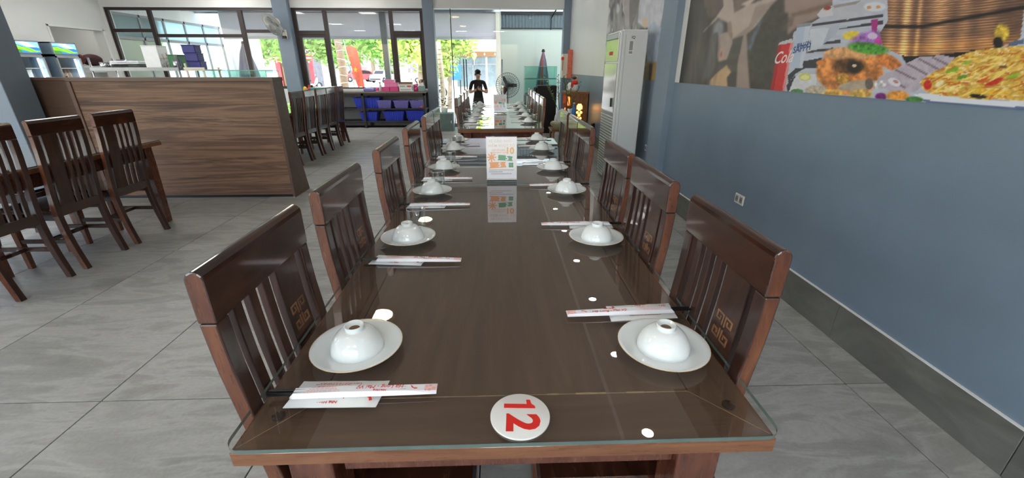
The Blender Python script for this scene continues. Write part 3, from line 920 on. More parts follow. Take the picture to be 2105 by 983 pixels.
def make_sleeve():
    """chopsticks in a paper sleeve; the sticks stick out at -x, the pink end is at +x; text is upright seen from +y"""
    t = thing('chopstick_sleeve', 'x', 'chopsticks')
    L0, L1 = -.115, .160
    h = .0145
    rings = []
    for x, hh, zz in ((L0 - .006, h * .8, .0015), (L0, h, .0075), (-.02, h, .009), (.10, h, .0065), (L1, h * .97, .0035)):
        rings.append([(x, -hh, .0002), (x, hh, .0002), (x, hh, .001), (x, hh * .55, zz), (x, -hh * .55, zz), (x, -hh, .001)])
    sl = P('paper_sleeve', MB().loft(rings, smooth=False), M['paper'], t)
    for s in (-1, 1):
        P('chopstick', MB().tube([(-.165, s * .0042, .0045), (.1, s * .0035, .0042)], [.0038, .0025], 6), M['black'], t)
    zf = lambda x: (.0090 + (.0065 - .0090) * (x + .02) / .12 if x < .1 else .0065 + (.0035 - .0065) * (x - .1) / .06) + .0004
    mb = MB()
    for (xa, ya, s) in ((.146, -.006, .006), (.147, .005, .005), (.154, -.002, .007), (.140, .003, .004), (.139, -.007, .0035)):
        mb.box((xa, ya, zf(xa) + .0001), (s, s, .0004))
    P('pink_flowers', mb, M['pink_ink'], sl)
    P('pink_end', MB().add([(.136, -.0080, zf(.136)), (.1595, -.0080, zf(.1595)), (.1595, .0080, zf(.1595)), (.136, .0080, zf(.136))], [(0, 1, 2, 3)]), M['pink_paper'], sl)
    # small red brush mark and lettering, reading from the pink end
    mk = frame((.115, .001, zf(.115) + .0002), (-1, 0, .03), (0, -1, 0))
    P('red_mark', MB().prism([(-.008, .004), (-.002, .005), (.004, .001), (.007, -.005), (.004, -.0035), (.000, .002), (-.006, .002)], lambda a, b, d: mk @ Vector((a, b, d)), 0, .0002), M['red_ink'], sl)
    text_mesh('lettering', 'Hạ Long - Mai Vỹ', .0125, M['red_ink'], sl, frame((.050, .0035, zf(.05) + .0003), (-1, 0, .022), (0, -1, 0)), 0, .25)
    text_mesh('lettering', 'Nhà Hàng', .0062, M['red_ink'], sl, frame((.050, -.0062, zf(.05) + .0003), (-1, 0, .022), (0, -1, 0)), .01)
    rnd = random.Random(4)
    mb = MB()
    for k in range(4):
        print_lines(mb, -.095 + .004 * k, -.025 - .004 * k, -.007 + k * .004, .0013, 1, rnd, .0092)
    P('small_print', mb, M['pink_ink'], sl)
    return t
M['pink_paper'] = plain('pink_paper', S(246, 206, 204), 0.6)

def make_wipe():
    """white wet-wipe packet, crimped ends; text upright seen from +y"""
    t = thing('wet_wipe_packet', 'x', 'wet wipe')
    a, b = .088, .036
    n = 12; m = 8
    rows = []
    for i in range(n + 1):
        u = -1 + 2 * i / n
        row = []
        for j in range(m + 1):
            v = -1 + 2 * j / m
            h = .0008 + .0075 * max(0, (1 - abs(u) ** 6)) * max(0, 1 - abs(v) ** 2.5) * (1 + .15 * math.sin(u * 7 + v * 3))
            row.append((u * a + .004 * v, v * b * (1 - .02 * math.cos(u * 9)), h))
        rows.append(row)
    mb = MB().loft(rows, closed=False, cap=False)
    mb.add([(rows[0][0][0], rows[0][0][1], .0002), (rows[-1][0][0], rows[-1][0][1], .0002), (rows[-1][-1][0], rows[-1][-1][1], .0002), (rows[0][-1][0], rows[0][-1][1], .0002)], [(0, 1, 2, 3)])
    pk = P('packet', mb, M['paper_grey'], t)
    z = .0092
    text_mesh('lettering', 'Hạ Long - Mai Vỹ', .0165, M['red_ink'], pk, frame((-.012, -.0135, z - .0022), (-1, 0, 0), (0, -1, 0)), 0, .25)
    text_mesh('lettering', 'Nhà Hàng', .0095, M['red_ink'], pk, frame((-.012, -.0262, z - .0042), (-1, 0, 0), (0, -1, 0)), .015)
    rnd = random.Random(9)
    mb = MB()
    for k in range(4):
        print_lines(mb, -.05 + .006 * (k % 2), .04 - .01 * (k % 3), .006 + k * .0055, .0016, 1, rnd, z - (.0012 if k < 3 else .0030))
    P('small_print', mb, M['red_ink'], pk)
    mk = frame((.064, -.012, z - .0030), (-1, 0, 0), (0, -1, 0))
    P('red_mark', MB().prism([(-.010, .012), (-.004, .013), (-.002, .006), (.010, -.002), (.012, -.010), (.004, -.008), (-.006, .003)], lambda a_, b_, d: mk @ Vector((a_, b_, d)), 0, .0003), M['red_ink'], pk)
    return t
sleeve0, wipe0 = make_sleeve(), make_wipe()
tum_prof = [(0, 0), (.031, 0), (.0335, .003), (.0365, .088), (.0360, .0895), (.0350, .089), (.0315, .012), (.030, .009), (0, .009)]
tumbler0 = thing('glass_tumbler', 'x', 'glass')
P('tumbler_wall', MB().lathe(tum_prof, 36), M['tumbler'], tumbler0)
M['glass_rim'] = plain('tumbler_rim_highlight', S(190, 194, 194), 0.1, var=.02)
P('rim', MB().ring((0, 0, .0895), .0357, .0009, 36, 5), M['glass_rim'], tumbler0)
_first = {}
def place(proto, loc, rz, label, cat, group, tilt=None):
    if proto.name in _first:
        c = copy_tree(proto)
    else:
        _first[proto.name] = 1; c = proto
    c.location = loc; c.rotation_euler = (tilt or 0, 0, rz)
    return tag(c, label, cat, group)

def setting(x, y, side, where, sl=None, wi=None, dz=0.0):
    """side +1: diner on the left looking +x; -1: diner on the right"""
    rz = 0 if side > 0 else PI
    place(plate0, (x, y, ZG), random.uniform(0, 6), 'white plate, ' + where, 'plate', 'plates on the long tables')
    place(bowl0, (x + random.uniform(-.004, .004), y + random.uniform(-.004, .004), ZG + .0082), random.uniform(0, 6), 'upturned white bowl, ' + where, 'bowl', 'upturned bowls on the long tables')
    sx, sy, sa = sl if sl else (x + side * .04, y - side * .155, 0)
    wx, wy, wa = wi if wi else (sx - side * .035, sy, 0)
    sy -= .009; wy += .004
    place(wipe0, (wx, wy, ZG), rz + wa, 'white wet wipe packet, ' + where, 'wet wipe', 'wet wipe packets on the long tables')
    place(sleeve0, (sx, sy, ZG + .0088), rz + sa, 'chopsticks in paper sleeve, ' + where, 'chopsticks', 'wrapped chopsticks on the long tables')

LW = lambda k: '%s on left side of the table numbered 12' % ORD[k]
RWt = lambda k: '%s on right side of the table numbered 12' % ORD[k]
setting(-.324, .800, 1, LW(0), (-.287, .668, .02), (-.322, .660, -.02))
setting(.368, .780, -1, RWt(0), (.332, .940, .03), (.372, .938, .06))
setting(-.338, 1.462, 1, LW(1), (-.287, 1.28, -.03), (-.337, 1.284, -.10))
setting(.360, 1.440, -1, RWt(1), (.332, 1.606, -.03), (.375, 1.60, 0))
setting(-.340, 2.10, 1, LW(2), (-.295, 1.887, .02), (-.335, 1.885, 0))
setting(.352, 2.095, -1, RWt(2), (.328, 2.225, 0), (.37, 2.225, .03))
LW = lambda k: '%s on left side of second table, the one with upright card' % ORD[k]
RWt = lambda k: '%s on right side of second table, the one with upright card' % ORD[k]
for k, (y, sy) in enumerate(((2.65, 2.39), (3.31, 3.02), (3.73, 3.56))):
    setting(-.345, y, 1, LW(k), (-.312, sy, .02), (-.35, sy, 0))
for k, (y, sy) in enumerate(((2.62, 2.80), (3.29, 3.46), (3.76, 3.90 - .03))):
    setting(.342, y, -1, RWt(k), (.32, sy, .02), (.36, sy, 0))
for k in range(5):
    setting(-.30, 5.08 + .62 * k, 1, '%s on the left side of the far tables' % ORD[k])
    setting(.36, 5.05 + .62 * k, -1, '%s on the right side of the far tables' % ORD[k])
for (x, y, w) in [(-.325, 1.572, 'behind the second bowl on the left side of the table numbered 12'), (-.325, 2.222, 'behind the third bowl on the left side of the table numbered 12'),
                  (-.318, 2.79, 'behind the nearest left bowl of the table with the upright card'), (-.33, 3.44, 'behind the second left bowl of the table with the upright card'),
                  (-.40, 5.35, 'by the nearest left bowl of the far tables'), (-.40, 5.95, 'by the second left bowl of the far tables'), (-.38, 6.58, 'by the third left bowl of the far tables'), (-.38, 7.2, 'by the fourth left bowl of the far tables'),
                  (.44, 5.2, 'by the nearest right bowl of the far tables'), (.43, 5.85, 'by the second right bowl of the far tables'), (.43, 6.5, 'by the third right bowl of the far tables'), (.42, 7.1, 'by the fourth right bowl of the far tables')]:
    place(tumbler0, (x, y, ZG), random.uniform(0, 3), 'clear glass tumbler ' + w, 'glass', 'tumblers on the long tables')

# number disc
dk = thing('table_number_disc', 'white round disc with red number 12 on the near table edge', 'table number', (.0345, .594, ZG))
P('disc', MB().lathe([(0, 0), (.054, 0), (.055, .0006), (.055, .0034), (.054, .004), (0, .004)], 64), M['white_plastic'], dk)
nf = frame((.000, .000, .0042), (-.05, -1, 0), (1, -.05, 0))
P('digit', MB().prism([(-.0170, -.0305), (-.0170, .0285), (-.0225, .0280), (-.0285, .0215), (-.0385, .0190), (-.0385, .0115), (-.0275, .0125), (-.0275, -.0305)], lambda a, b, d: nf @ Vector((a, b, d)), -.0002, .0002), M['red'], dk)
text_mesh('digit', '2', .082, M['red'], dk, nf @ Matrix.Translation((.0175, .002, 0)), .035, 0, 'CENTER', .0002)

# card stands
def card_stand(loc, w, h, label):
    t = thing('card_stand', label, 'table card', loc)
    lean = .12
    base = P('base', MB().span(-w / 2 - .004, w / 2 + .004, -.008, .055, 0, .008, .001), M['acrylic'], t)
    P('dark_foot', MB().span(-w / 2, w / 2, -.0085, .05, .009, .017, .001), M['black'], t)
    P('white_foot', MB().span(-w / 2, w / 2, -.0088, .04, .0172, .022, .001), M['white_plastic'], t)
    m = frame((0, 0, .024), (1, 0, 0), (0, lean, 1))
    f = lambda a, b, d: m @ Vector((a, b, d))
    P('acrylic_sleeve', MB().prism([(-w / 2 - .003, -.005), (w / 2 + .003, -.005), (w / 2 + .003, h + .003), (-w / 2 - .003, h + .003)], f, -.0035, .0045), M['acrylic'], t)
    cd = P('card', MB().prism([(-w / 2, 0), (w / 2, 0), (w / 2, h), (-w / 2, h)], f, -.001, .001), M['paper'], t)
    z = .0014
    def at(a, b): return m @ Matrix.Translation((a * w, b * h, z))
    def shp(nm, pts, mat):
        P(nm, MB().prism([(a * w, b * h) for a, b in pts], f, z - .0002, z), mat, cd)
    text_mesh('heading', 'VÉ CÀO KHỦ -', .019 * w / .165, M['orange_pale'], cd, at(0, .90), .01, 0, spacing=1.12)
    text_mesh('heading', 'HIẾM VƯỢT TỘ', .019 * w / .165, M['orange_pale'], cd, at(0, .79), .01, 0, spacing=1.12)
    text_mesh('small_heading', 'CHỈ CẦN CHƠI', .0105 * w / .165, M['orange'], cd, at(-.10, .685), .015)
    text_mesh('small_heading', 'NHẬN NGAY QUÀ', .0105 * w / .165, M['orange'], cd, at(-.10, .63), .015)
    text_mesh('number', '10', .048 * w / .165, M['orange_deep'], cd, at(.27, .665), .03)
    shp('green_ticket', [(-.12, .52), (-.10, .575), (.10, .565), (.37, .53), (.34, .48), (.35, .455), (.37, .42), (.10, .435), (-.14, .445), (-.10, .48)], M['green'])
    text_mesh('number', '5', .036 * w / .165, M['paper'], cd, m @ Matrix.Translation((.18 * w, .495 * h, z + .0003)), .03)
    shp('orange_ticket', [(-.43, .395), (.14, .405), (.11, .36), (.12, .33), (.16, .27), (-.42, .245), (-.38, .29), (-.39, .35)], M['orange'])
    text_mesh('number', '5', .034 * w / .165, M['paper'], cd, m @ Matrix.Translation((-.06 * w, .325 * h, z + .0003)), .03)
    mb = MB()
    for k in range(8):
        a = k * PI / 4
        mb.prism([(c * .052 * w / .165 * .5 + -.33 * w, d_ * .052 * w / .165 * .5 + .515 * h) for c, d_ in ((.15 * math.cos(a + 1.2), .15 * math.sin(a + 1.2)), (math.cos(a + .12), math.sin(a + .12)), (math.cos(a - .12), math.sin(a - .12)), (.15 * math.cos(a - 1.2), .15 * math.sin(a - 1.2)))], f, z - .0002, z)
    P('orange_star', mb, M['orange'], cd)
    mb = MB()
    for k in range(4):
        a = PI / 4 + k * PI / 2
        cx_, cy_ = .31 * w + .009 * math.cos(a), .325 * h + .009 * math.sin(a)
        mb.prism([(cx_ + .0075 * math.cos(q * PI / 5), cy_ + .0075 * math.sin(q * PI / 5)) for q in range(10)], f, z - .0002, z)
    P('green_clover', mb, M['green'], cd)
    rnd = random.Random(3)
    mb = MB()
    for (b, a0, a1) in ((.20, -.42, .40), (.155, -.42, .02), (.105, -.36, .30)):
        x = a0 * w
        while x < a1 * w:
            ww = rnd.uniform(.004, .010)
            mb.prism([(x, b * h), (x + ww, b * h), (x + ww, b * h + .0035), (x, b * h + .0035)], f, z - .0002, z); x += ww + .002
    P('small_print', mb, M['grey_ink'], cd)
    return t
M['orange_pale'] = plain('pale_orange_ink', S(238, 200, 170), 0.5)
M['orange'] = plain('orange_ink', S(244, 160, 104), 0.5)
M['orange_deep'] = plain('deep_orange_ink', S(240, 168, 70), 0.5)
M['green'] = plain('green_ink', S(30, 150, 110), 0.5)
M['grey_ink'] = plain('grey_ink', S(150, 146, 150), 0.5)
card_stand((.0185, 2.313, ZG), .168, .226, 'white card with orange and green tickets in clear stand, second table')
card_stand((.035, 6.15, ZG), .18, .235, 'smaller looking white card in clear stand on the far tables')
# ------------------------------------------------------------------ wooden partition
M['laminate'] = wood('walnut_laminate_boards', [(0.30, (0.045, 0.022, 0.013)), (0.40, (0.105, 0.052, 0.030)), (0.47, (0.230, 0.125, 0.070)), (0.53, (0.165, 0.085, 0.048)), (0.60, (0.095, 0.046, 0.027)), (0.70, (0.250, 0.140, 0.080))], 0.5, 0.0, (0.28, 6, 7.0), 1.6, rand=7, dist=1.2, bmp=0.03, detail=9)
M['laminate_dark'] = wood('dark_walnut_laminate', [(0.25, (0.040, 0.020, 0.012)), (0.5, (0.085, 0.045, 0.026)), (0.75, (0.055, 0.028, 0.016))], 0.5, 0.1, (0.5, 6, 7), 1.8, rand=0, dist=1.0)
M['laminate_frame'] = wood('brown_laminate_edge', [(0.3, (0.085, 0.045, 0.03)), (0.7, (0.14, 0.078, 0.052))], 0.45, 0.1, (0.6, 8, 8), 2.0)
pt = thing('wooden_partition', 'long walnut laminate partition screen left of the tables', 'partition', (0, 4.655, 0))
xa, xb = -4.30, -2.315
for k in range(6):                      # six horizontal boards
    za, zb = .03 + k * .1992, .03 + (k + 1) * .1992
    P('board', MB().span(xa, xb, 0, .03, za + .0004, zb - .0004, .0006), M['laminate'], pt)
P('top_cap', MB().span(-4.34, -2.285, -.02, .20, 1.225, 1.262, .002), M['laminate_frame'], pt)
P('left_post', MB().span(-4.34, -4.30, -.012, .20, 0, 1.225, .002), M['laminate_frame'], pt)
P('plinth', MB().span(-4.34, xb, .01, .19, 0, .03), M['black'], pt)
P('back_board', MB().span(xa, xb, .16, .19, .03, 1.225), M['laminate_dark'], pt)
P('end_panel', MB().prism([(-.02, 0), (.36, 0), (.36, .02), (.22, .62), (.19, 1.225), (-.02, 1.225)], lambda a, b, d: (d, a, b), -2.315, -2.288), M['laminate_frame'], pt)
P('floor_glide', MB().lathe([(0, 0), (.012, 0), (.012, .01), (0, .01)], 12, (-2.301, -.028, 0)), M['chrome'], pt)
p2_ = thing('dark_side_partition', 'darker walnut panel left of the main wooden partition', 'partition', (0, 4.67, 0))
P('panel', MB().span(-5.6, -4.345, .0, .03, 0.02, 1.235, .001), M['laminate_dark'], p2_)
P('top_cap', MB().span(-5.6, -4.342, -.015, .18, 1.235, 1.262, .002), M['laminate_frame'], p2_)
P('plinth', MB().span(-5.6, -4.345, .005, .17, 0, .02), M['black'], p2_)

# ------------------------------------------------------------------ storage shelf under the front window with baskets
sx0, sx1, sy0, sy1 = -4.72, -1.72, 10.56, 11.08
M['shelf_dark'] = plain('dark_shelf_metal', S(48, 44, 46), 0.5, 0.2)
M['shelf_top'] = plain('brown_grey_shelf_top', S(120, 106, 96), 0.5, var=.1)
sh = thing('storage_shelf', 'dark metal storage shelf with grey top under the front window', 'shelf')
P('top_board', MB().span(sx0, sx1, sy0, sy1, .80, .835, .003), M['shelf_top'], sh)
P('shelf_board', MB().span(sx0, sx1, sy0 + .02, sy1, .42, .45, .002), M['shelf_dark'], sh)
P('shelf_board', MB().span(sx0, sx1, sy0 + .02, sy1, .13, .16, .002), M['shelf_dark'], sh)
P('back_panel', MB().span(sx0, sx1, sy1 - .01, sy1, .0, .80), M['grey_plastic'], sh)
P('front_rail', MB().span(sx0, sx1, sy0, sy0 + .025, .745, .80), M['shelf_dark'], sh)
for x in (sx0, -3.22, sx1 - .05):
    for y in (sy0, sy1 - .06):
        P('post', MB().span(x, x + .05, y, y + .05, 0, .80), M['shelf_dark'], sh)

def tub(x, y, z, w, d, h, mat, label, group, rows=3, taper=.82):
    t = thing('plastic_basket', label, 'basket', (x, y, z), 0, group)
    w2, d2 = w * taper / 2, d * taper / 2
    w /= 2; d /= 2
    rings = []
    for (hh, s) in ((0, 0), (h, 1)):
        a, b = w2 + (w - w2) * s, d2 + (d - d2) * s
        rings.append([(-a, -b, hh), (a, -b, hh), (a, b, hh), (-a, b, hh)])
    inn = [[(p[0] * .96, p[1] * .96, max(.006, p[2])) for p in r] for r in reversed(rings)]
    P('shell', MB().loft(rings + inn, smooth=False), mat, t)
    mb = MB()
    for s in (-1, 1):
        mb.span(-w - .008, w + .008, s * d - .006, s * d + .006, h - .018, h, .002)
        mb.span(s * w - .006, s * w + .006, -d, d, h - .018, h, .002)
    P('rim', mb, mat, t)
    mb = MB()
    nrib = 9
    for k in range(nrib):
        u = -1 + 2 * (k + .5) / nrib
        mb.tube([(u * w2, -d2 - .003, .005), (u * w, -d - .003, h - .015)], .004, 4)
    for k in range(1, rows + 1):
        f = k / (rows + 1.0)
        a, b = w2 + (w - w2) * f, d2 + (d - d2) * f
        mb.span(-a, a, -b - .007, -b, f * h - .004, f * h + .004)
    P('lattice', mb, mat, t)
    return t
def pbl(n, c, r=.4): return plain(n, c, r, var=.06)
M['blue_tub'] = pbl('royal_blue_plastic', S(44, 66, 200)); M['lilac'] = pbl('lilac_blue_plastic', S(128, 122, 200)); M['pink'] = pbl('pink_plastic', S(226, 70, 140)); M['pink_l'] = pbl('light_pink_plastic', S(236, 130, 178))
M['mint'] = pbl('mint_plastic', S(80, 178, 160)); M['orange_pl'] = pbl('orange_plastic', S(236, 120, 60)); M['yellow'] = pbl('yellow_plastic', S(238, 200, 40)); M['brown'] = pbl('brown_box', S(150, 110, 70)); M['green_pl'] = pbl('green_plastic', S(30, 110, 60)); M['navy'] = pbl('navy_plastic', S(30, 34, 120)); M['red_pl'] = pbl('red_plastic', S(200, 50, 50)); M['teal'] = pbl('grey_teal', S(130, 160, 158))
yb_ = sy0 + .24
for (x, z, w, h, m, lab, r) in [(-3.22 + .09, .451, .62, .24, 'blue_tub', 'large blue basket at left of the upper shelf', 3), (-2.75 + .03, .451, .34, .185, 'lilac', 'lilac basket with pink packets next to the large blue basket', 4), (-2.335 + .02, .451, .36, .18, 'lilac', 'lilac basket with pink cloths in mid upper shelf', 4), (-1.94, .451, .33, .18, 'lilac', 'lilac basket with white cups at right of the upper shelf', 4),
                                (-3.12, .161, .42, .20, 'blue_tub', 'blue tub at left of the lower shelf', 1), (-2.52, .161, .50, .22, 'blue_tub', 'blue tub with glassware in mid lower shelf', 1), (-1.99, .161, .46, .24, 'blue_tub', 'empty looking blue tub at right of the lower shelf', 1)]:
    tub(x, yb_, z, w, .36, h, M[m], lab, 'baskets on the storage shelf', r)
def boxthing(name, loc, size, mat, label, cat, lid=None, rz=0, group=None):
    t = thing(name, label, cat, loc, rz, group)
    P('carton', MB().box((0, 0, size[2] / 2), size, .004), mat, t)
    P('lid', MB().box((0, 0, size[2] + .006), (size[0] + .01, size[1] + .01, .012), .003), lid or mat, t)
    return t
def pile(loc, mats, label, cat, rnd, n=4, w=.26, d=.2):
    """a heap of small packets standing in a basket: every packet a part"""
    t = thing('packet_bundle', label, cat, loc)
    for k in range(n):
        m4 = Matrix.Rotation(rnd.uniform(-.4, .4), 3, 'Z') @ Matrix.Rotation(rnd.uniform(-.5, .5), 3, 'Y')
        P('packet', MB().box((-w / 2 + w * (k + .5) / n, rnd.uniform(-.04, .02), .1), (.07, .12, .15), .01, m4), mats[k % len(mats)], t)
    return t
rnd = random.Random(5)
pile((-2.72, yb_, .456), [M['pink'], M['paper'], M['pink_l']], 'pink and white packets standing in the first lilac basket', 'packets', rnd)
pile((-2.315, yb_, .456), [M['pink_l'], M['pink']], 'pink cloth packets lying in the middle lilac basket', 'packets', rnd)
pile((-1.94, yb_, .456), [M['paper'], M['paper_grey']], 'white cups and paper in the right lilac basket', 'packets', rnd)
pile((-2.52, yb_, .166), [M['paper_grey'], M['teal'], M['paper']], 'pale glassware in the middle blue tub', 'packets', rnd, 4, .36)
t = thing('orange_scissors', 'small orange tool at right end of the upper shelf', 'tool', (-1.78 - .02, sy0 + .08, .451))
P('handle', MB().ring((0, 0, .03), .022, .007, 16, 6, Matrix.Rotation(PI / 2, 3, 'X')).ring((.045, 0, .03), .018, .007, 16, 6, Matrix.Rotation(PI / 2, 3, 'X')), M['orange_pl'], t)
P('blade', MB().span(-.075, -.02, -.004, .004, .02, .04), M['orange_pl'], t)
zt_ = .836
ytop = sy0 + .17
boxthing('pink_storage_box', (-2.66, ytop, zt_), (.2, .2, .09), M['pink'], 'pink plastic box, lower left of the pink stack on the shelf', 'box')
boxthing('pink_storage_box', (-2.45, ytop, zt_), (.2, .2, .09), M['pink'], 'pink plastic box, lower right of the pink stack on the shelf', 'box')
boxthing('pink_storage_box', (-2.52, ytop, zt_ + .104), (.3, .2, .08), M['pink_l'], 'pink plastic box, middle of the pink stack on the shelf', 'box')
boxthing('pink_storage_box', (-2.56, ytop, zt_ + .198), (.24, .18, .05), M['pink_l'], 'pink plastic box, topmost of the pink stack on the shelf', 'box')
t = boxthing('printed_carton', (-2.16, ytop, zt_), (.34, .18, .145), M['paper_grey'], 'white printed carton beside the pink boxes on the shelf', 'box')
P('print', MB().span(-.15, -.03, -.0915, -.0905, .105, .125).span(-.14, .1, -.0915, -.0905, .03, .045).span(.13, .16, -.0915, -.0905, .02, .12), M['grey_ink'], t)
P('red_print', MB().span(.02, .12, -.0915, -.0905, .10, .13), M['red_ink'], t)
t = boxthing('brown_tray', (-2.18, ytop + .02, zt_ + .159), (.3, .16, .035), M['brown'], 'dark brown tray lying on the printed carton', 'tray', M['frame'])
t = thing('tissue_bundle', 'blue-white pack of tissues at left of the pink boxes', 'tissues', (-3.05, ytop, zt_))
P('pack', MB().box((0, 0, .035), (.26, .16, .07), .015), M['lilac'], t); P('tissue', MB().ell((.0, 0, .075), (.09, .06, .035), 10, 6), M['paper'], t)
t = thing('purple_pot', 'small purple pot beside the pink boxes', 'pot', (-2.845, ytop, zt_)); P('pot_body', MB().lathe([(0, 0), (.05, 0), (.06, .09), (.054, .09), (.046, .01), (0, .01)], 20), M['pink'], t); P('pot_base', MB().lathe([(0, 0), (.055, 0), (.055, .012), (0, .012)], 20), M['paper'], t)
t = thing('spray_bottle', 'white spray bottle standing left of the pink boxes', 'bottle', (-2.79 + .02, ytop - .09, zt_)); P('bottle_body', MB().lathe([(0, 0), (.035, 0), (.035, .13), (.015, .16), (.012, .18), (0, .18)], 20), M['paper_grey'], t); P('nozzle', MB().box((0, -.01, .195), (.025, .07, .03), .004), M['grey_plastic'], t)
t = thing('magenta_vase', 'small magenta flower pot right of the printed carton', 'pot', (-1.945, ytop - .02, zt_)); P('pot_body', MB().lathe([(0, 0), (.045, 0), (.055, .05), (.05, .10), (.045, .10), (.05, .05), (0, .01)], 20), M['pink'], t); P('flowers', MB().ell((0, 0, .13), (.05, .04, .04), 10, 6).ell((.03, 0, .15), (.03, .03, .03), 8, 6), M['pink_l'], t)
t = thing('napkin_box', 'grey-green napkin box near right end of the shelf', 'box', (-1.815 - .0, ytop + .02, zt_)); P('box_body', MB().box((0, 0, .06), (.15, .14, .12), .006), M['teal'], t); P('napkins', MB().prism([(-.06, .12), (.06, .12), (.04, .2), (-.05, .17)], lambda a, b, d: (a, d, b), -.03, .03), M['paper'], t)
for k in range(5):
    o = P('book', MB().span(-1.90 + .0, -1.885, 0, .17, 0, .24 + .02 * (k % 2), .002), M[['brown', 'paper', 'brown', 'frame', 'brown'][k]], None, loc=(.008 + k * .0235, sy0 + .335, zt_), rot=(0, 0, 0))
    tag(o, ['brown bound folder, leftmost of the folders on the shelf', 'pale folder between brown ones on the shelf', 'tan folder in mid row of folders on the shelf', 'dark folder right of mid on the shelf', 'tan folder, rightmost on the shelf by the blue pillar'][k], 'folder', 'folders at right end of the shelf')
t = thing('mint_tray', 'mint green tray of cutlery at left end of the shelf', 'tray', (-4.05, ytop - .02, zt_))
P('tray_body', MB().loft([[(-.3, -.13, 0), (.3, -.13, 0), (.3, .13, 0), (-.3, .13, 0)], [(-.34, -.15, .09), (.34, -.15, .09), (.34, .15, .09), (-.34, .15, .09)], [(-.32, -.13, .085), (.32, -.13, .085), (.32, .13, .085), (-.32, .13, .085)], [(-.29, -.12, .01), (.29, -.12, .01), (.29, .12, .01), (-.29, .12, .01)]], smooth=False), M['mint'], t)
P('contents', MB().box((0, 0, .08), (.5, .2, .06), .02), M['paper'], t)
t = thing('toy_flowers', 'little red and yellow ornaments on the shelf by the fan pillar', 'ornament', (-4.56, ytop + .1, zt_))
P('red_piece', MB().ell((.06, 0, .05), (.05, .05, .05), 10, 8).span(.04, .08, -.02, .02, .08, .14), M['red_pl'], t); P('yellow_piece', MB().ell((-.05, 0, .05), (.045, .045, .06), 10, 8), M['yellow'], t); P('dark_piece', MB().ell((.1, .05, .11), (.03, .03, .03), 8, 6), M['frame'], t)

# ------------------------------------------------------------------ wall fan on the pillar
def fan_guard(mb, r, depth, nw, wr, rings=(1.0,), back=True):
    for s in rings:
        mb.ring((0, 0, depth * (1 - s * s) * .9 if s < 1 else 0), r * s, wr * (2.2 if s == 1 else 1), 36, 5)
    for k in range(nw):
        a = 2 * PI * k / nw
        c, s = math.cos(a), math.sin(a)
        mb.tube([(r * .12 * c, r * .12 * s, depth), (r * .55 * c, r * .55 * s, depth * .85), (r * .9 * c, r * .9 * s, depth * .35), (r * c, r * s, 0)], wr, 4, cap=False)
        if back:
            mb.tube([(r * .12 * c, r * .12 * s, -depth), (r * .55 * c, r * .55 * s, -depth * .85), (r * .9 * c, r * .9 * s, -depth * .35), (r * c, r * s, 0)], wr, 4, cap=False)
    return mb
def blades(mb, r, n, w, th=.004):
    for k in range(n):
        a = 2 * PI * k / n
        for (r0, r1) in ((.12, .85),):
            pts0, pts1 = [], []
            for q in range(7):
                f = r0 + (r1 - r0) * q / 6
                ww = w * (.5 + .5 * math.sin(PI * (.15 + .7 * q / 6)))
                for (sgn, lst) in ((-1, pts0), (1, pts1)):
                    p = Vector((f * r, sgn * ww, sgn * ww * .45))
                    lst.append(Matrix.Rotation(a, 3, 'Z') @ p)
            mb.loft([pts0, pts1, [p + Vector((0, 0, th)) for p in pts1], [p + Vector((0, 0, th)) for p in pts0], pts0], closed=False, cap=False)
    return mb
M['fan_cream'] = plain('cream_fan_plastic', S(214, 212, 200), 0.4)
M['fan_wire'] = plain('grey_fan_wire', S(176, 176, 170), .4)
M['fan_blade'] = thin_glass('smoky_fan_blades', (.62, .62, .62), 1.4, .1)
fn = thing('wall_fan', 'white wall fan mounted on the blue pillar', 'fan', (-5.0, YF - .17, 2.02))
hd = Matrix.Translation((-.10, -.28, .25)) @ Euler((0, 0, 0), 'XYZ').to_matrix().to_4x4() @ Vector((-.42, -.78, -.46)).to_track_quat('Z', 'Y').to_matrix().to_4x4()
def T4(mb, m): mb.v = [tuple(m @ Vector(p)) for p in mb.v]; return mb
P('guard', T4(fan_guard(MB(), .25, .07, 44, .0038, (1.0, .6, .3)), hd), M['fan_wire'], fn)
P('hub_cap', T4(MB().lathe([(0, .075), (.04, .073), (.05, .062), (0, .06)], 20), hd), M['grey_plastic'], fn)
P('blade_set', T4(blades(MB(), .2, 3, .07), hd), M['fan_blade'], fn)
P('motor_housing', T4(MB().lathe([(0, -.06), (.06, -.065), (.075, -.10), (.07, -.17), (.03, -.2), (0, -.2)], 20), hd), M['fan_cream'], fn)
P('wall_bracket', MB().box((.02, -.02, .06), (.1, .04, .2), .01).tube([(.02, -.04, .12), (.0, -.1, .2), (-.05, -.15, .28)], .022, 10), M['fan_cream'], fn)
P('switch_box', MB().box((.02, -.05, .0), (.09, .08, .06), .01), M['black'], fn)

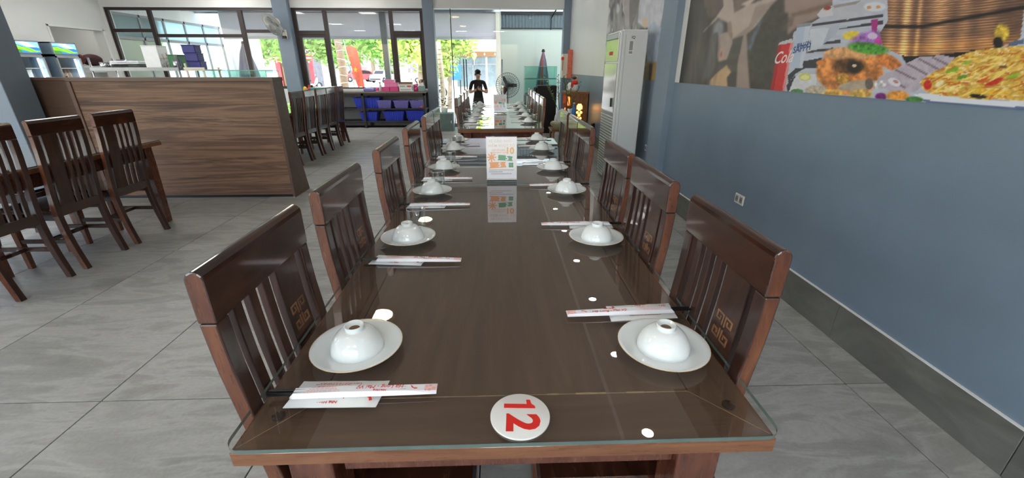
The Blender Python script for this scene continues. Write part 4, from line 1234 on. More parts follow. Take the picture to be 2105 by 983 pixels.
# ------------------------------------------------------------------ floor air conditioner
ac = thing('floor_air_conditioner', 'tall white floor-standing air conditioner by the right wall', 'air conditioner', (1.37, 5.10, 0))
AW, AD, AH = .62, .31, 1.745     # along y, along x, height
M['ac_white'] = plain('ac_white_plastic', S(222, 226, 226), 0.35, var=.01)
M['ac_side'] = plain('ac_white_metal', S(218, 222, 224), 0.45, var=.01)
M['ac_gloss'] = plain('ac_glossy_grey_front', S(176, 178, 178), 0.12, 0.35, var=.03)
P('cabinet', MB().span(.03, AD, 0, AW, .0, AH, .01), M['ac_side'], ac)
P('front_frame', MB().span(.0, .03, 0, AW, .02, AH - .01, .008), M['ac_white'], ac)
P('front_panel', MB().span(-.012, .0, .03, AW - .03, .86, 1.40, .004), M['ac_gloss'], ac)
P('outlet_panel', MB().span(-.010, .0, .03, AW - .03, 1.42, 1.72, .004), M['ac_gloss'], ac)
P('outlet_slot', MB().span(-.013, -.009, .05, AW - .05, 1.655, 1.665), M['black'], ac)
P('brand_patch', MB().span(-.0135, -.0095, .24, .40, 1.49, 1.53), M['red_ink'], ac)
P('louver_recess', MB().span(-.003, .0, .03, AW - .03, .06, .85), M['grey_plastic'], ac)
for k in range(22):
    z = .09 + k * .034
    P('louver', MB().box((-.004, AW / 2, z), (.022, AW - .07, .012), .003, Matrix.Rotation(.5, 3, 'Y')), M['ac_white'], ac)
P('handle', MB().span(-.03, -.012, .10, .125, .92, 1.02, .004), M['black'], ac)
st = P('energy_sticker', MB().span(.10, .155, -.0012, 0, 1.49, 1.635), M['paper_grey'], ac)
P('sticker_print', MB().span(.108, .147, -.0018, -.0012, 1.50, 1.525).span(.108, .147, -.0018, -.0012, 1.535, 1.628), M['grey_plastic'], st)
text_mesh('lettering', 'IQ', .038, M['dark_metal'], ac, frame((.145, -.0015, 1.665), (1, 0, 0), (0, 0, 1)), .02)
P('side_groove', MB().span(.06, .063, -.0012, 0, .05, AH - .05), M['grey_plastic'], ac)

# outlets
def outlet(y, z, label):
    t = thing('wall_outlet', label, 'outlet', (XR, y, z))
    P('cover_plate', MB().span(-.009, 0, -.058, .058, -.036, .036, .003), M['white_plastic'], t)
    P('socket', MB().span(-.0105, -.009, -.045, -.01, -.022, .022, .001), M['grey_plastic'], t)
    P('socket', MB().span(-.0105, -.009, .01, .045, -.022, .022, .001), M['grey_plastic'], t)
    mb = MB()
    for s in (-.0275, .0275):
        for q in (-.007, .007): mb.span(-.0115, -.0104, s + q - .0015, s + q + .0015, -.008, .008)
    P('pin_slots', mb, M['black'], t)
outlet(2.93, .45, 'white double wall outlet low on the blue wall')
outlet(5.02, .46, 'white wall outlet between air conditioner and pilaster')
t = thing('black_wall_box', 'small black box on the far right wall above the floor', 'wall box', (XR, 7.95, .36))
P('box_body', MB().span(-.05, 0, -.06, .06, -.05, .05, .006), M['black'], t); P('cable', MB().tube([(-.02, 0, -.05), (-.012, 0, -.25), (-.012, .05, -.35)], .006, 6), M['black'], t)

# ------------------------------------------------------------------ altar cabinet with figurine, wall altar, plants
M['altar'] = wood('orange_brown_altar_wood', [(0.3, (0.20, 0.075, 0.022)), (0.7, (0.40, 0.17, 0.055))], 0.3, 0.4, (6, 6, 1.5), 2.5)
M['glow'] = emis('amber_glow', (1.0, .55, .10), 2.2)
M['glow_red'] = emis('red_lamp_glow', (1.0, .18, .05), 2.4)
al = thing('altar_cabinet', 'orange-brown wooden altar cabinet with glowing lattice by right wall', 'altar', (1.335, 8.55, 0))
W_, D_ = .43, .45
P('top_slab', MB().span(-.03, W_ + .01, -.03, D_ + .03, .885, .925, .004), M['altar'], al)
P('base', MB().span(0, W_, 0, D_, 0, .10, .004), M['altar'], al)
P('side_panel', MB().span(0.09, W_, 0, .02, .10, .885, .002), M['altar'], al)
P('side_panel', MB().span(0, W_, D_ - .02, D_, .10, .885, .002), M['altar'], al)
P('back_panel', MB().span(W_ - .02, W_, .02, D_ - .02, .10, .885), M['altar'], al)
P('shelf_board', MB().span(.01, W_ - .02, .02, D_ - .02, .44, .46), M['altar'], al)
P('corner_post', MB().span(0, .035, 0, .035, .10, .885, .003), M['altar'], al); P('corner_post', MB().span(0, .035, D_ - .035, D_, .10, .885, .003), M['altar'], al)
mb = MB()
for (a, b, r) in ((.27, .60, .03), (.235, .54, .026), (.305, .54, .026), (.27, .49, .028), (.24, .435, .022), (.30, .43, .022), (.27, .385, .018), (.31, .34, .014)):
    mb.lathe([(0, 0), (r, 0), (r, .004), (0, .004)], 10, (a, -.001, b), Matrix.Rotation(PI / 2, 3, 'X'))
mb.prism([(.215, .60), (.325, .60), (.325, .66), (.30, .70), (.24, .70), (.215, .66)], lambda a, b, d: (a, d, b), -.005, -.001)
P('glowing_lattice', mb, M['glow'], al)
mb = MB()
for (a, b, r) in ((.09, .60, .022), (.09, .53, .02), (.13, .56, .02), (.10, .47, .02), (.13, .42, .018)):
    mb.lathe([(0, 0), (r, 0), (r, .004), (0, .004)], 10, (-.002, a, b), Matrix.Rotation(-PI / 2, 3, 'Y'))
P('glowing_lattice', mb, M['glow_red'], al)
P('front_lattice_board', MB().span(.0, .012, .035, D_ - .035, .10, .66), M['altar'], al)
for y in (.13, .23):
    t = P('electric_candle', MB().lathe([(0, 0), (.02, 0), (.02, .08), (.012, .085), (.02, .12), (.012, .155), (0, .17)], 12, (.08, y, .66)), M['glow_red'], al)
fg = thing('seated_figurine', 'white seated figurine with red scarf on the altar cabinet', 'figurine', (1.49, 8.75, .925))
P('body', MB().ell((0, 0, .085), (.125, .10, .095), 20, 12).ell((.05, -.04, .06), (.06, .06, .06), 12, 8).ell((-.07, -.03, .05), (.06, .06, .05), 12, 8), M['porcelain'], fg)
M['skin_clay'] = plain('tan_clay', S(214, 176, 130), 0.4)
P('scarf', MB().ell((.02, -.03, .155), (.075, .075, .05), 16, 8).ell((-.03, -.085, .11), (.03, .02, .05), 10, 6), M['red'], fg)
P('head', MB().ell((.045, -.02, .225), (.048, .046, .052), 16, 10).ell((.08, -.03, .27), (.014, .01, .02), 8, 6), M['skin_clay'], fg)
P('cap', MB().ell((.02, -.035, .245), (.045, .045, .03), 12, 8), M['frame'], fg)
wa = thing('wall_shrine', 'beige and red wall shrine box hung in the far right corner', 'shrine', (1.56, 10.75, 0))
P('box', MB().span(0, .21, 0, .3, 1.13, 1.66, .004), M['cream'], wa)
P('red_front', MB().span(.11, .222, -.012, 0, 1.12, 1.75, .003), M['red_paper'] if 'red_paper' in M else M.setdefault('red_paper', plain('faded_red_print', S(226, 120, 96), .5, var=.25, scale=30)), wa)
P('red_tassel', MB().ell((-.01, -.02, 1.56), (.035, .03, .04), 10, 8).tube([(-.01, -.02, 1.52), (-.01, -.02, 1.3)], .008, 6), M['red'], wa)
M['leaf'] = plain('dark_green_leaf', S(70, 104, 48), 0.45, var=.2, scale=20); M['leaf_y'] = plain('yellow_green_leaf', S(146, 160, 84), 0.45, var=.2)
def twig_vase(loc, label, stems, lean):
    t = thing('twig_vase', label, 'plant', loc)
    P('vase', MB().lathe([(0, 0), (.07, 0), (.09, .10), (.07, .24), (.04, .30), (.05, .34), (.042, .34), (.034, .30), (0, .28)], 20), M['porcelain'], t)
    rnd = random.Random(len(label))
    for k in range(stems):
        a = rnd.uniform(-.5, .5) + lean
        top = Vector((a * .35, rnd.uniform(-.1, .1), .32 + rnd.uniform(.42, .58)))
        s = P('stem', MB().tube([(0, 0, .3), top * .5 + Vector((0, 0, .18)), top], [.006, .005, .003], 5), M['leaf'], t)
        mb = MB()
        for q in range(16):
            f = .35 + .65 * q / 15
            p = Vector((0, 0, .3)).lerp(top, f) + Vector((0, 0, .03))
            d = Vector((math.cos(q * 2.4), math.sin(q * 2.4), .6)).normalized() * .05
            sd = d.cross(Vector((0, 0, 1))).normalized() * .014
            mb.add([p, p + d * .5 + sd, p + d, p + d * .5 - sd], [(0, 1, 2, 3)])
        P('leaves', mb, M['leaf_y'] if k % 2 else M['leaf'], s)
    return t
twig_vase((1.12, 7.95, .30), 'lucky bamboo twigs in white vase leaning left before the altar', 4, -.55)
twig_vase((1.36, 8.2, .30), 'upright green twigs in white vase beside the altar', 5, 0)
st_ = thing('low_stand', 'low reddish wooden stand holding the vases before the altar', 'stand', (1.24, 8.08, 0))
P('top_board', MB().span(-.26, .28, -.26, .24, .27, .30, .004), M['altar'], st_)
for sx in (-.22, .24):
    for sy in (-.22, .2): P('leg', MB().span(sx - .02, sx + .02, sy - .02, sy + .02, 0, .27), M['altar'], st_)
rk = thing('stone_ornament', 'pale yellow rough stone ornament beside the vases', 'ornament', (1.05, 7.86, .30))
mb = MB(); rnd = random.Random(2)
for k in range(6): mb.ell((rnd.uniform(-.05, .05), rnd.uniform(-.03, .03), .05 + rnd.uniform(0, .08)), (.05, .04, .05), 10, 7)
P('stone', mb, plain('pale_stone', S(206, 200, 160), .7, var=.2, scale=30, bmp=.3), rk)
P('stone_base', MB().lathe([(0, 0), (.07, 0), (.06, .02), (0, .02)], 16), M['altar'], rk)

# speaker
sp = thing('loudspeaker', 'large black loudspeaker box beside the far tables', 'speaker', (1.07, 9.55, 0))
P('cabinet', MB().span(-.21, .21, 0, .36, .0, 1.0, .012), M['black_rough'], sp)
P('side_knob', MB().lathe([(0, 0), (.10, 0), (.12, .03), (.10, .07), (.06, .08), (0, .06)], 24, (-.21, .16, .86), Matrix.Rotation(-PI / 2, 3, 'Y')), M['black'], sp)
P('grille', MB().span(-.19, .19, -.008, 0, .04, .97, .004), M['black_rough'], sp)
t = thing('blue_water_bottle', 'small blue bottle standing on the far vase stand edge', 'bottle', (1.40, 8.0, .30)); P('bottle_body', MB().lathe([(0, 0), (.035, 0), (.035, .34), (.015, .40), (.015, .44), (0, .44)], 16), pbl('sky_blue', S(60, 140, 210)), t); P('cap', MB().lathe([(0, .44), (.018, .44), (.018, .465), (0, .465)], 12), M['paper'], t)

# plant cabinet left of the far table by the pillar
t = thing('glass_side_cabinet', 'small glass fronted cabinet beside the far left chairs', 'cabinet', (-1.22, 9.95, 0))
P('body', MB().span(-.2, .2, 0, .3, 0, .40, .006), M['teal'], t); P('door', MB().span(-.19, .19, -.012, 0, .02, .385, .003), M['glass_edge'], t); P('handle', MB().span(.15, .165, -.02, -.012, .18, .24), M['chrome'], t)
t = thing('flower_pot_plant', 'dark leafy pot plant standing on the small glass cabinet', 'plant', (-1.22, 10.1, .40))
P('pot', MB().lathe([(0, 0), (.06, 0), (.08, .10), (.072, .10), (.055, .02), (0, .02)], 18), M['porcelain'], t)
mb = MB(); rnd = random.Random(8)
for k in range(60):
    a = rnd.uniform(0, 6.28); r = rnd.uniform(.02, .17); z = .1 + rnd.uniform(.0, .24)
    p = Vector((r * math.cos(a), r * math.sin(a), z)); d = Vector((math.cos(a), math.sin(a), .5)) * .06; sd = Vector((-math.sin(a), math.cos(a), 0)) * .016
    mb.add([p, p + d * .5 + sd, p + d, p + d * .5 - sd], [(0, 1, 2, 3)])
P('leaves', mb, plain('dark_leaf', S(60, 66, 56), .5), t)

# ------------------------------------------------------------------ left back zone: coolers, rack, tanks
def cooler(y0, label):
    t = thing('display_cooler', label, 'drinks cooler', (-8.62, y0, 0))
    w = .54; d = .5
    P('cabinet', MB().span(-d, 0, 0, .03, 0, 1.82).span(-d, 0, w - .03, w, 0, 1.82).span(-d, -d + .03, 0, w, 0, 1.82).span(-d, 0, 0, w, 0, .15).span(-d, 0, 0, w, 1.56, 1.60).span(-d, 0, 0, w, 1.80, 1.82), M['blue_grey'], t)
    hd_ = P('light_box', MB().span(-.02, .012, .015, w - .015, 1.60, 1.81, .004), M['grey_plastic'], t)
    # landscape picture on the header
    n1, n2 = 48, 22
    vs_, fs, cs = [], [], []
    for i in range(n1 + 1):
        for j in range(n2 + 1):
            u, v = i / n1, j / n2
            vs_.append((.0135, .03 + (w - .06) * u, 1.615 + .18 * v))
            hill = .55 + .12 * math.sin(u * 4.2 + .6) - .22 * u + .05 * math.sin(u * 13)
            hill2 = .75 - .32 * u
            if v > hill2 + .05 * math.sin(u * 9): c = S(120 + 110 * max(0, math.sin(u * 7 + v * 5)) ** 1, 178 + 50 * max(0, math.sin(u * 7 + v * 5)), 240)
            elif v > hill: c = S(28, 104, 190)
            elif v > .18 + .12 * math.sin(u * 5 + 1): c = S(86 + 60 * math.sin(u * 11 + v * 9) ** 2, 190, 30)
            else: c = S(30, 120, 196) if u > .3 else S(50, 120, 40)
            cs.append((*c, 1))
    for i in range(n1):
        for j in range(n2):
            a = i * (n2 + 1) + j
            fs.append((a, a + n2 + 1, a + n2 + 2, a + 1))
    me = bpy.data.meshes.new('landscape_print'); me.from_pydata(vs_, [], fs); me.materials.append(M['header_print'])
    ca = me.color_attributes.new('print', 'FLOAT_COLOR', 'POINT'); ca.data.foreach_set('color', np.array(cs, dtype=np.float32).ravel())
    o = bpy.data.objects.new('landscape_print', me); COL.objects.link(o); o.parent = hd_
    P('glass_door', MB().span(.0, .012, .04, w - .04, .17, 1.55), M['glass'], t)
    P('door_frame', MB().span(0, .02, .01, .04, .15, 1.57).span(0, .02, w - .04, w - .01, .15, 1.57).span(0, .02, .01, w - .01, 1.54, 1.57).span(0, .02, .01, w - .01, .15, .18), M['grey_plastic'], t)
    P('door_handle', MB().span(.02, .045, .06, .08, .8, 1.2, .004), M['black'], t)
    P('inner_light', MB().span(-.06, -.04, w - .08, w - .06, .3, 1.52), M['cool_tube'], t)
    for z in (.5, .8, 1.1, 1.34): P('wire_shelf', MB().span(-.46, -.04, .04, w - .04, z, z + .012), M['white_plastic'], t)
    return t
M['blue_grey'] = plain('blue_grey_cooler_body', S(120, 140, 158), .4)
m_, nt_, b_ = newmat('lit_landscape_print'); a_ = nt_.nodes.new('ShaderNodeVertexColor'); a_.layer_name = 'print'
nt_.links.new(a_.outputs[0], b_.inputs['Base Color']); nt_.links.new(a_.outputs[0], b_.inputs['Emission Color']); b_.inputs['Emission Strength'].default_value = .7
M['header_print'] = m_
M['cool_tube'] = emis('cooler_tube_light', (.85, .9, 1.0), 6.0)
cooler(8.44, 'drinks cooler with lit landscape header, the one nearer the blue pillar')
cooler(9.19, 'drinks cooler with lit landscape header, the one nearer the doorway')
rnd = random.Random(21)
t = boxthing('cooler_carton', (-8.85, 8.66, 1.112), (.2, .26, .2), M['paper_grey'], 'white carton inside the cooler nearer the blue pillar', 'box')
for k in range(4):
    t = thing('drink_bottle', 'brown bottle inside the cooler nearer the doorway, %s from the left' % ('first', 'second', 'third', 'fourth')[k], 'bottle', (-8.76, 9.30 + .075 * k, 1.112), 0, 'bottles in the right cooler')
    P('bottle_body', MB().lathe([(0, 0), (.03, 0), (.03, .13), (.012, .18), (.012, .21), (0, .21)], 12), M['brown'], t); P('cap', MB().lathe([(0, .21), (.014, .21), (.014, .222), (0, .222)], 10), M['red_pl'], t)
# kitchen glimpses
t = thing('grey_curtain', 'pale mauve curtain hanging in the kitchen doorway', 'curtain', (XL - .35, 9.9, 0))
pts0 = [(.02 * math.sin(k * 1.1), k * .03, 1.2) for k in range(13)]
P('cloth', MB().loft([pts0, [(p[0] * .8, p[1], 2.2) for p in pts0]], closed=False, cap=False), plain('mauve_cloth', S(186, 180, 188), .8), t)
t = thing('kitchen_shelf_rack', 'white slatted shelf seen through the kitchen doorway', 'shelf', (-11.2, 12.45, 0))
for k, z in enumerate((1.24, 1.36)): P('slat', MB().span(0, .4, -.7, .6, z, z + .04), M['paper'], t)
P('post', MB().span(.36, .4, -.68, -.64, 0, 1.36), M['paper'], t); P('post', MB().span(.36, .4, .54, .58, 0, 1.36), M['paper'], t)
t = thing('maroon_bundle', 'maroon cloth sacks piled on the kitchen shelf', 'sacks', (-11.0, 12.45, 1.402)); P('sack', MB().ell((0, -.2, .16), (.18, .25, .16), 14, 10), plain('maroon_cloth', S(96, 30, 34), .7), t); P('sack', MB().ell((0, .3, .15), (.18, .28, .15), 14, 10), plain('dark_maroon', S(70, 34, 38), .7), t); P('white_bag', MB().ell((.12, -.35, .2), (.06, .1, .12), 12, 8), M['paper_grey'], t)

# steel rack behind the partition
M['steel'] = plain('brushed_steel', S(150, 150, 150), .45, .5)
rkx0, rkx1, ry = -6.35, -4.95, 7.5
t = thing('steel_dish_rack', 'steel rack shelf behind the wooden partition', 'rack', (0, ry, 0))
P('upper_shelf', MB().span(rkx0, -5.0, -.22, .22, 1.315, 1.335).span(rkx0, -5.0, -.235, -.22, 1.31, 1.36), M['steel'], t)
P('lower_shelf', MB().span(rkx0, -4.98, -.22, .22, .93, .95), M['chrome'], t)
for x in (rkx0 + .02, -5.0):
    for y in (-.22, .22): P('post', MB().cyl((x, y, 0), (x, y, 1.5 if x < -6 else 1.42), .014, n=8), M['chrome'], t)
t = thing('step_trolley', 'cream metal trolley frame beside the steel rack', 'trolley', (-4.80, ry, 0))
P('frame', MB().tube([(-.06, -.2, 0), (-.1, -.2, 1.42)], .016, 8).tube([(.2, -.2, 0), (.16, -.2, 1.36)], .016, 8).tube([(-.06, .2, 0), (-.1, .2, 1.42)], .016, 8).tube([(.2, .2, 0), (.16, .2, 1.36)], .016, 8), M['cream'], t)
P('tray', MB().span(-.12, .2, -.22, .22, 1.31, 1.33).span(-.12, .2, -.23, -.21, 1.33, 1.36), M['cream'], t); P('tray', MB().span(-.12, .2, -.22, .22, .7, .72), M['cream'], t)
zr = 1.336
t = thing('tray_stack', 'stack of dark and white trays on the steel rack', 'trays', (-5.86, ry, zr))
for k in range(5): P('tray', MB().box((.01 * (k % 2), 0, .012 + .024 * k), (.46 - .02 * (k % 3), .32, .018), .006), M['black'] if k < 3 else M['paper'], t)
t = thing('stainless_pans', 'small shiny pans at left end of the steel rack', 'pans', (-6.2, ry, zr)); 
for k in range(3): P('pan', MB().lathe([(0, 0), (.06, 0), (.065, .10 + .02 * k), (.06, .10 + .02 * k), (.055, .01), (0, .01)], 18, (-.05 + .1 * k, -.05 + .05 * k, 0)), M['chrome'], t)
t = boxthing('white_bin', (-5.45, ry, zr), (.24, .22, .33), M['paper_grey'], 'tall white plastic bin on the steel rack', 'bin')
t = thing('wire_basket', 'wire cutlery basket between white bin and green box on the rack', 'basket', (-5.27, ry - .08, zr)); mb = MB()
for k in range(12):
    a = 2 * PI * k / 12; mb.tube([(.045 * math.cos(a), .045 * math.sin(a), 0), (.055 * math.cos(a), .055 * math.sin(a), .16)], .003, 4)
for z in (.01, .06, .11, .16): mb.ring((0, 0, z), .045 + .0625 * z, .003, 20, 4)
P('wire_body', mb, M['chrome'], t)
P('chopsticks', MB().tube([(.0, .0, .0), (.03, .02, .24)], .004, 5).tube([(.0, .01, .0), (-.03, .02, .23)], .004, 5).tube([(.01, .0, .0), (-.01, -.03, .22)], .004, 5), M['altar'], t)
t = boxthing('green_box', (-5.14, ry + .04, zr), (.16, .26, .2), M['green_pl'], 'dark green box behind the cutlery on the rack', 'box')
t = thing('cutlery_holder', 'round cutlery holder full of spoons by the green box', 'cutlery', (-5.06, ry - .14, zr)); P('cup', MB().lathe([(0, 0), (.05, 0), (.055, .13), (.05, .13), (.045, .01), (0, .01)], 18), M['chrome'], t)
mb = MB(); rnd = random.Random(6)
for k in range(9): mb.tube([(rnd.uniform(-.03, .03), rnd.uniform(-.03, .03), .02), (rnd.uniform(-.045, .045), rnd.uniform(-.045, .045), .2)], .004, 5)
P('spoons', mb, M['grey_metal'], t)
for k in range(3):
    t = thing('navy_crate', 'navy blue crate in the tall stack on the trolley, %s' % ['lowest', 'middle', 'topmost'][k], 'crate', (-4.84 - .015 * k, ry, 1.331 + .1205 * k), 0, 'navy crates on the trolley')
    P('crate_body', MB().box((0, 0, .055), (.20, .16, .11), .006), M['navy'], t); P('rim', MB().box((0, 0, .113), (.212, .172, .013), .003), M['navy'], t)
for k, x in enumerate((-6.0, -5.15)):
    tub(x, ry - .02, .951, .62 if k == 0 else .34, .36, .26, M['lilac'], 'pale blue tub on the lower rack shelf, %s one' % ('left', 'right')[k], 'tubs on the steel rack', 1)
def tank(x0, x1, y0, y1, z0, z1, label, water=None, n='fish_tank'):
    t = thing(n, label, 'aquarium', ((x0 + x1) / 2, (y0 + y1) / 2, z0))
    w, d, h = (x1 - x0) / 2, (y1 - y0) / 2, z1 - z0
    for (nm, a) in (('front_pane', (-w, w, -d, -d + .012)), ('back_pane', (-w, w, d - .012, d)), ('side_pane', (-w, -w + .012, -d + .013, d - .013)), ('side_pane', (w - .012, w, -d + .013, d - .013))):
        P(nm, MB().span(a[0], a[1], a[2], a[3], .02, h), M['tank'], t)
    P('bottom_pane', MB().span(-w, w, -d, d, 0, .02), M['glass_edge'], t)
    mb = MB()
    for s in (-1, 1):
        mb.span(-w, w, s * d - .006, s * d + .006, h, h + .012); mb.span(s * w - .006, s * w + .006, -d, d, h, h + .012)
        for q in (-1, 1): mb.span(s * w - .005, s * w + .005, q * d - .005, q * d + .005, 0, h)
    P('polished_edge', mb, M['aqua_edge'], t)
    return t
M['aqua_edge'] = plain('aqua_glass_edge', S(120, 200, 180), .2)
def stand(x0, x1, y0, y1, z0, z1, label):
    t = thing('tank_stand', label, 'stand', (0, 0, 0))
    P('top_frame', MB().span(x0, x1, y0, y1, z1 - .05, z1, .003), M['grey_metal'], t)
    for x in (x0, x1 - .05):
        for y in (y0, y1 - .05): P('leg', MB().span(x, x + .05, y, y + .05, z0, z1 - .05), M['grey_metal'], t)
stand(-5.85, -4.5, 8.95, 9.5, 0, .85, 'grey metal stand under the aquarium behind the partition')
tank(-5.83, -4.52, 8.97, 9.48, .85, 1.30, 'long aquarium with green glass edges behind the partition')
# ------------------------------------------------------------------ printed murals on the right wall (flat print = vertex colours on a panel)
def to_photo(x, y, z):
    """numpy: world -> coordinates of the print's own layout sheet"""
    px, py, pz = x, y, z - CAM_H
    R_ = np.array(RW)
    c = np.stack([px * R_[0, i] + py * R_[1, i] + pz * R_[2, i] for i in range(3)])
    return CX + FPX * c[0] / -c[2], CY - FPX * c[1] / -c[2]
_rs = np.random.RandomState(3)
_lat = _rs.rand(256, 256)
def vnoise(u, v, s, sv=None):
    a, b = u / s, v / (sv or s)
    i, j = np.floor(a).astype(int), np.floor(b).astype(int)
    f, g = a - i, b - j
    f = f * f * (3 - 2 * f); g = g * g * (3 - 2 * g)
    L = lambda p, q: _lat[p % 256, q % 256]
    return (L(i, j) * (1 - f) + L(i + 1, j) * f) * (1 - g) + (L(i, j + 1) * (1 - f) + L(i + 1, j + 1) * f) * g
def fbm(u, v, s, sv=None):
    sv = sv or s
    return (vnoise(u, v, s, sv) + .5 * vnoise(u + 31, v + 17, s / 2, sv / 2) + .25 * vnoise(u + 71, v + 7, s / 4, sv / 4)) / 1.75
class Painter:
    def __init__(self, u, v):
        self.u, self.v = u, v
        self.c = np.zeros(u.shape + (3,))
    def put(self, mask, col, tex=0.0, ts=8, tsv=None):
        col = np.array(col, float)
        if tex:
            n = (fbm(self.u, self.v, ts, tsv) - .5) * 2 * tex
            col = col[None, None, :] * (1 + n[..., None])
        m = np.clip(mask, 0, 1)[..., None]
        self.c = self.c * (1 - m) + col * m
    def blur(self, n):
        for _ in range(n):
            c = np.pad(self.c, ((1, 1), (1, 1), (0, 0)), mode='edge')
            self.c = (c[:-2, 1:-1] + c[2:, 1:-1] + c[1:-1, :-2] + c[1:-1, 2:] + 2 * c[1:-1, 1:-1]) / 6
    def poly(self, pts):
        u, v = self.u, self.v
        ins = np.zeros(u.shape, bool)
        n = len(pts)
        for i in range(n):
            (x0, y0), (x1, y1) = pts[i], pts[(i + 1) % n]
            cond = ((y0 > v) != (y1 > v))
            with np.errstate(divide='ignore', invalid='ignore'):
                xi = (x1 - x0) * (v - y0) / (y1 - y0 + 1e-12) + x0
            ins ^= cond & (u < xi)
        return ins.astype(float)
    def ell(self, cx, cy, rx, ry, rot=0.0, soft=.12):
        du, dv = self.u - cx, self.v - cy
        c, s = math.cos(rot), math.sin(rot)
        a, b = (du * c + dv * s) / rx, (-du * s + dv * c) / ry
        r = np.sqrt(a * a + b * b)
        return np.clip((1 - r) / soft + .5, 0, 1)
def A(*p): return [(1400 + a / 4.572, b / 4.572) for a, b in p]
def A5(*p): return [(1380 + a / 2.903, b / 2.903) for a, b in p]
def e5(p, a, b, ra, rb, rot=0, soft=.15): return p.ell(1380 + a / 2.903, b / 2.903, ra / 2.903, rb / 2.903, rot, soft)
def print_panel(name, ys, zs, paint, label, mat):
    Y, Z = np.meshgrid(ys, zs, indexing='ij')
    X = np.full(Y.shape, XR - .004)
    u, v = to_photo(X, Y, Z)
    p = Painter(u, v); paint(p)
    c = np.clip(p.c / 255.0, 0, 1)
    lin = np.where(c <= .04045, c / 12.92, ((c + .055) / 1.055) ** 2.4)
    ny_, nz_ = Y.shape
    vs_ = np.stack([X, Y, Z], -1).reshape(-1, 3)
    i, j = np.meshgrid(np.arange(ny_ - 1), np.arange(nz_ - 1), indexing='ij')
    a = (i * nz_ + j).ravel()
    fs = np.stack([a, a + 1, a + nz_ + 1, a + nz_], -1)
    me = bpy.data.meshes.new('printed_sheet')
    me.from_pydata(vs_.tolist(), [], fs.tolist())
    me.materials.append(mat)
    ca = me.color_attributes.new('print', 'FLOAT_COLOR', 'POINT')
    ca.data.foreach_set('color', np.concatenate([lin.reshape(-1, 3), np.ones((len(vs_), 1))], 1).astype(np.float32).ravel())
    t = thing(name, label, 'mural')
    o = bpy.data.objects.new('printed_sheet', me); COL.objects.link(o); o.parent = t
    P('backing', MB().span(XR - .0038, XR - .0002, min(ys), max(ys), min(zs), max(zs)), M['paper'], t)
    return t, o
M['mural'] = vcol_mat('mural_print', 0.38)

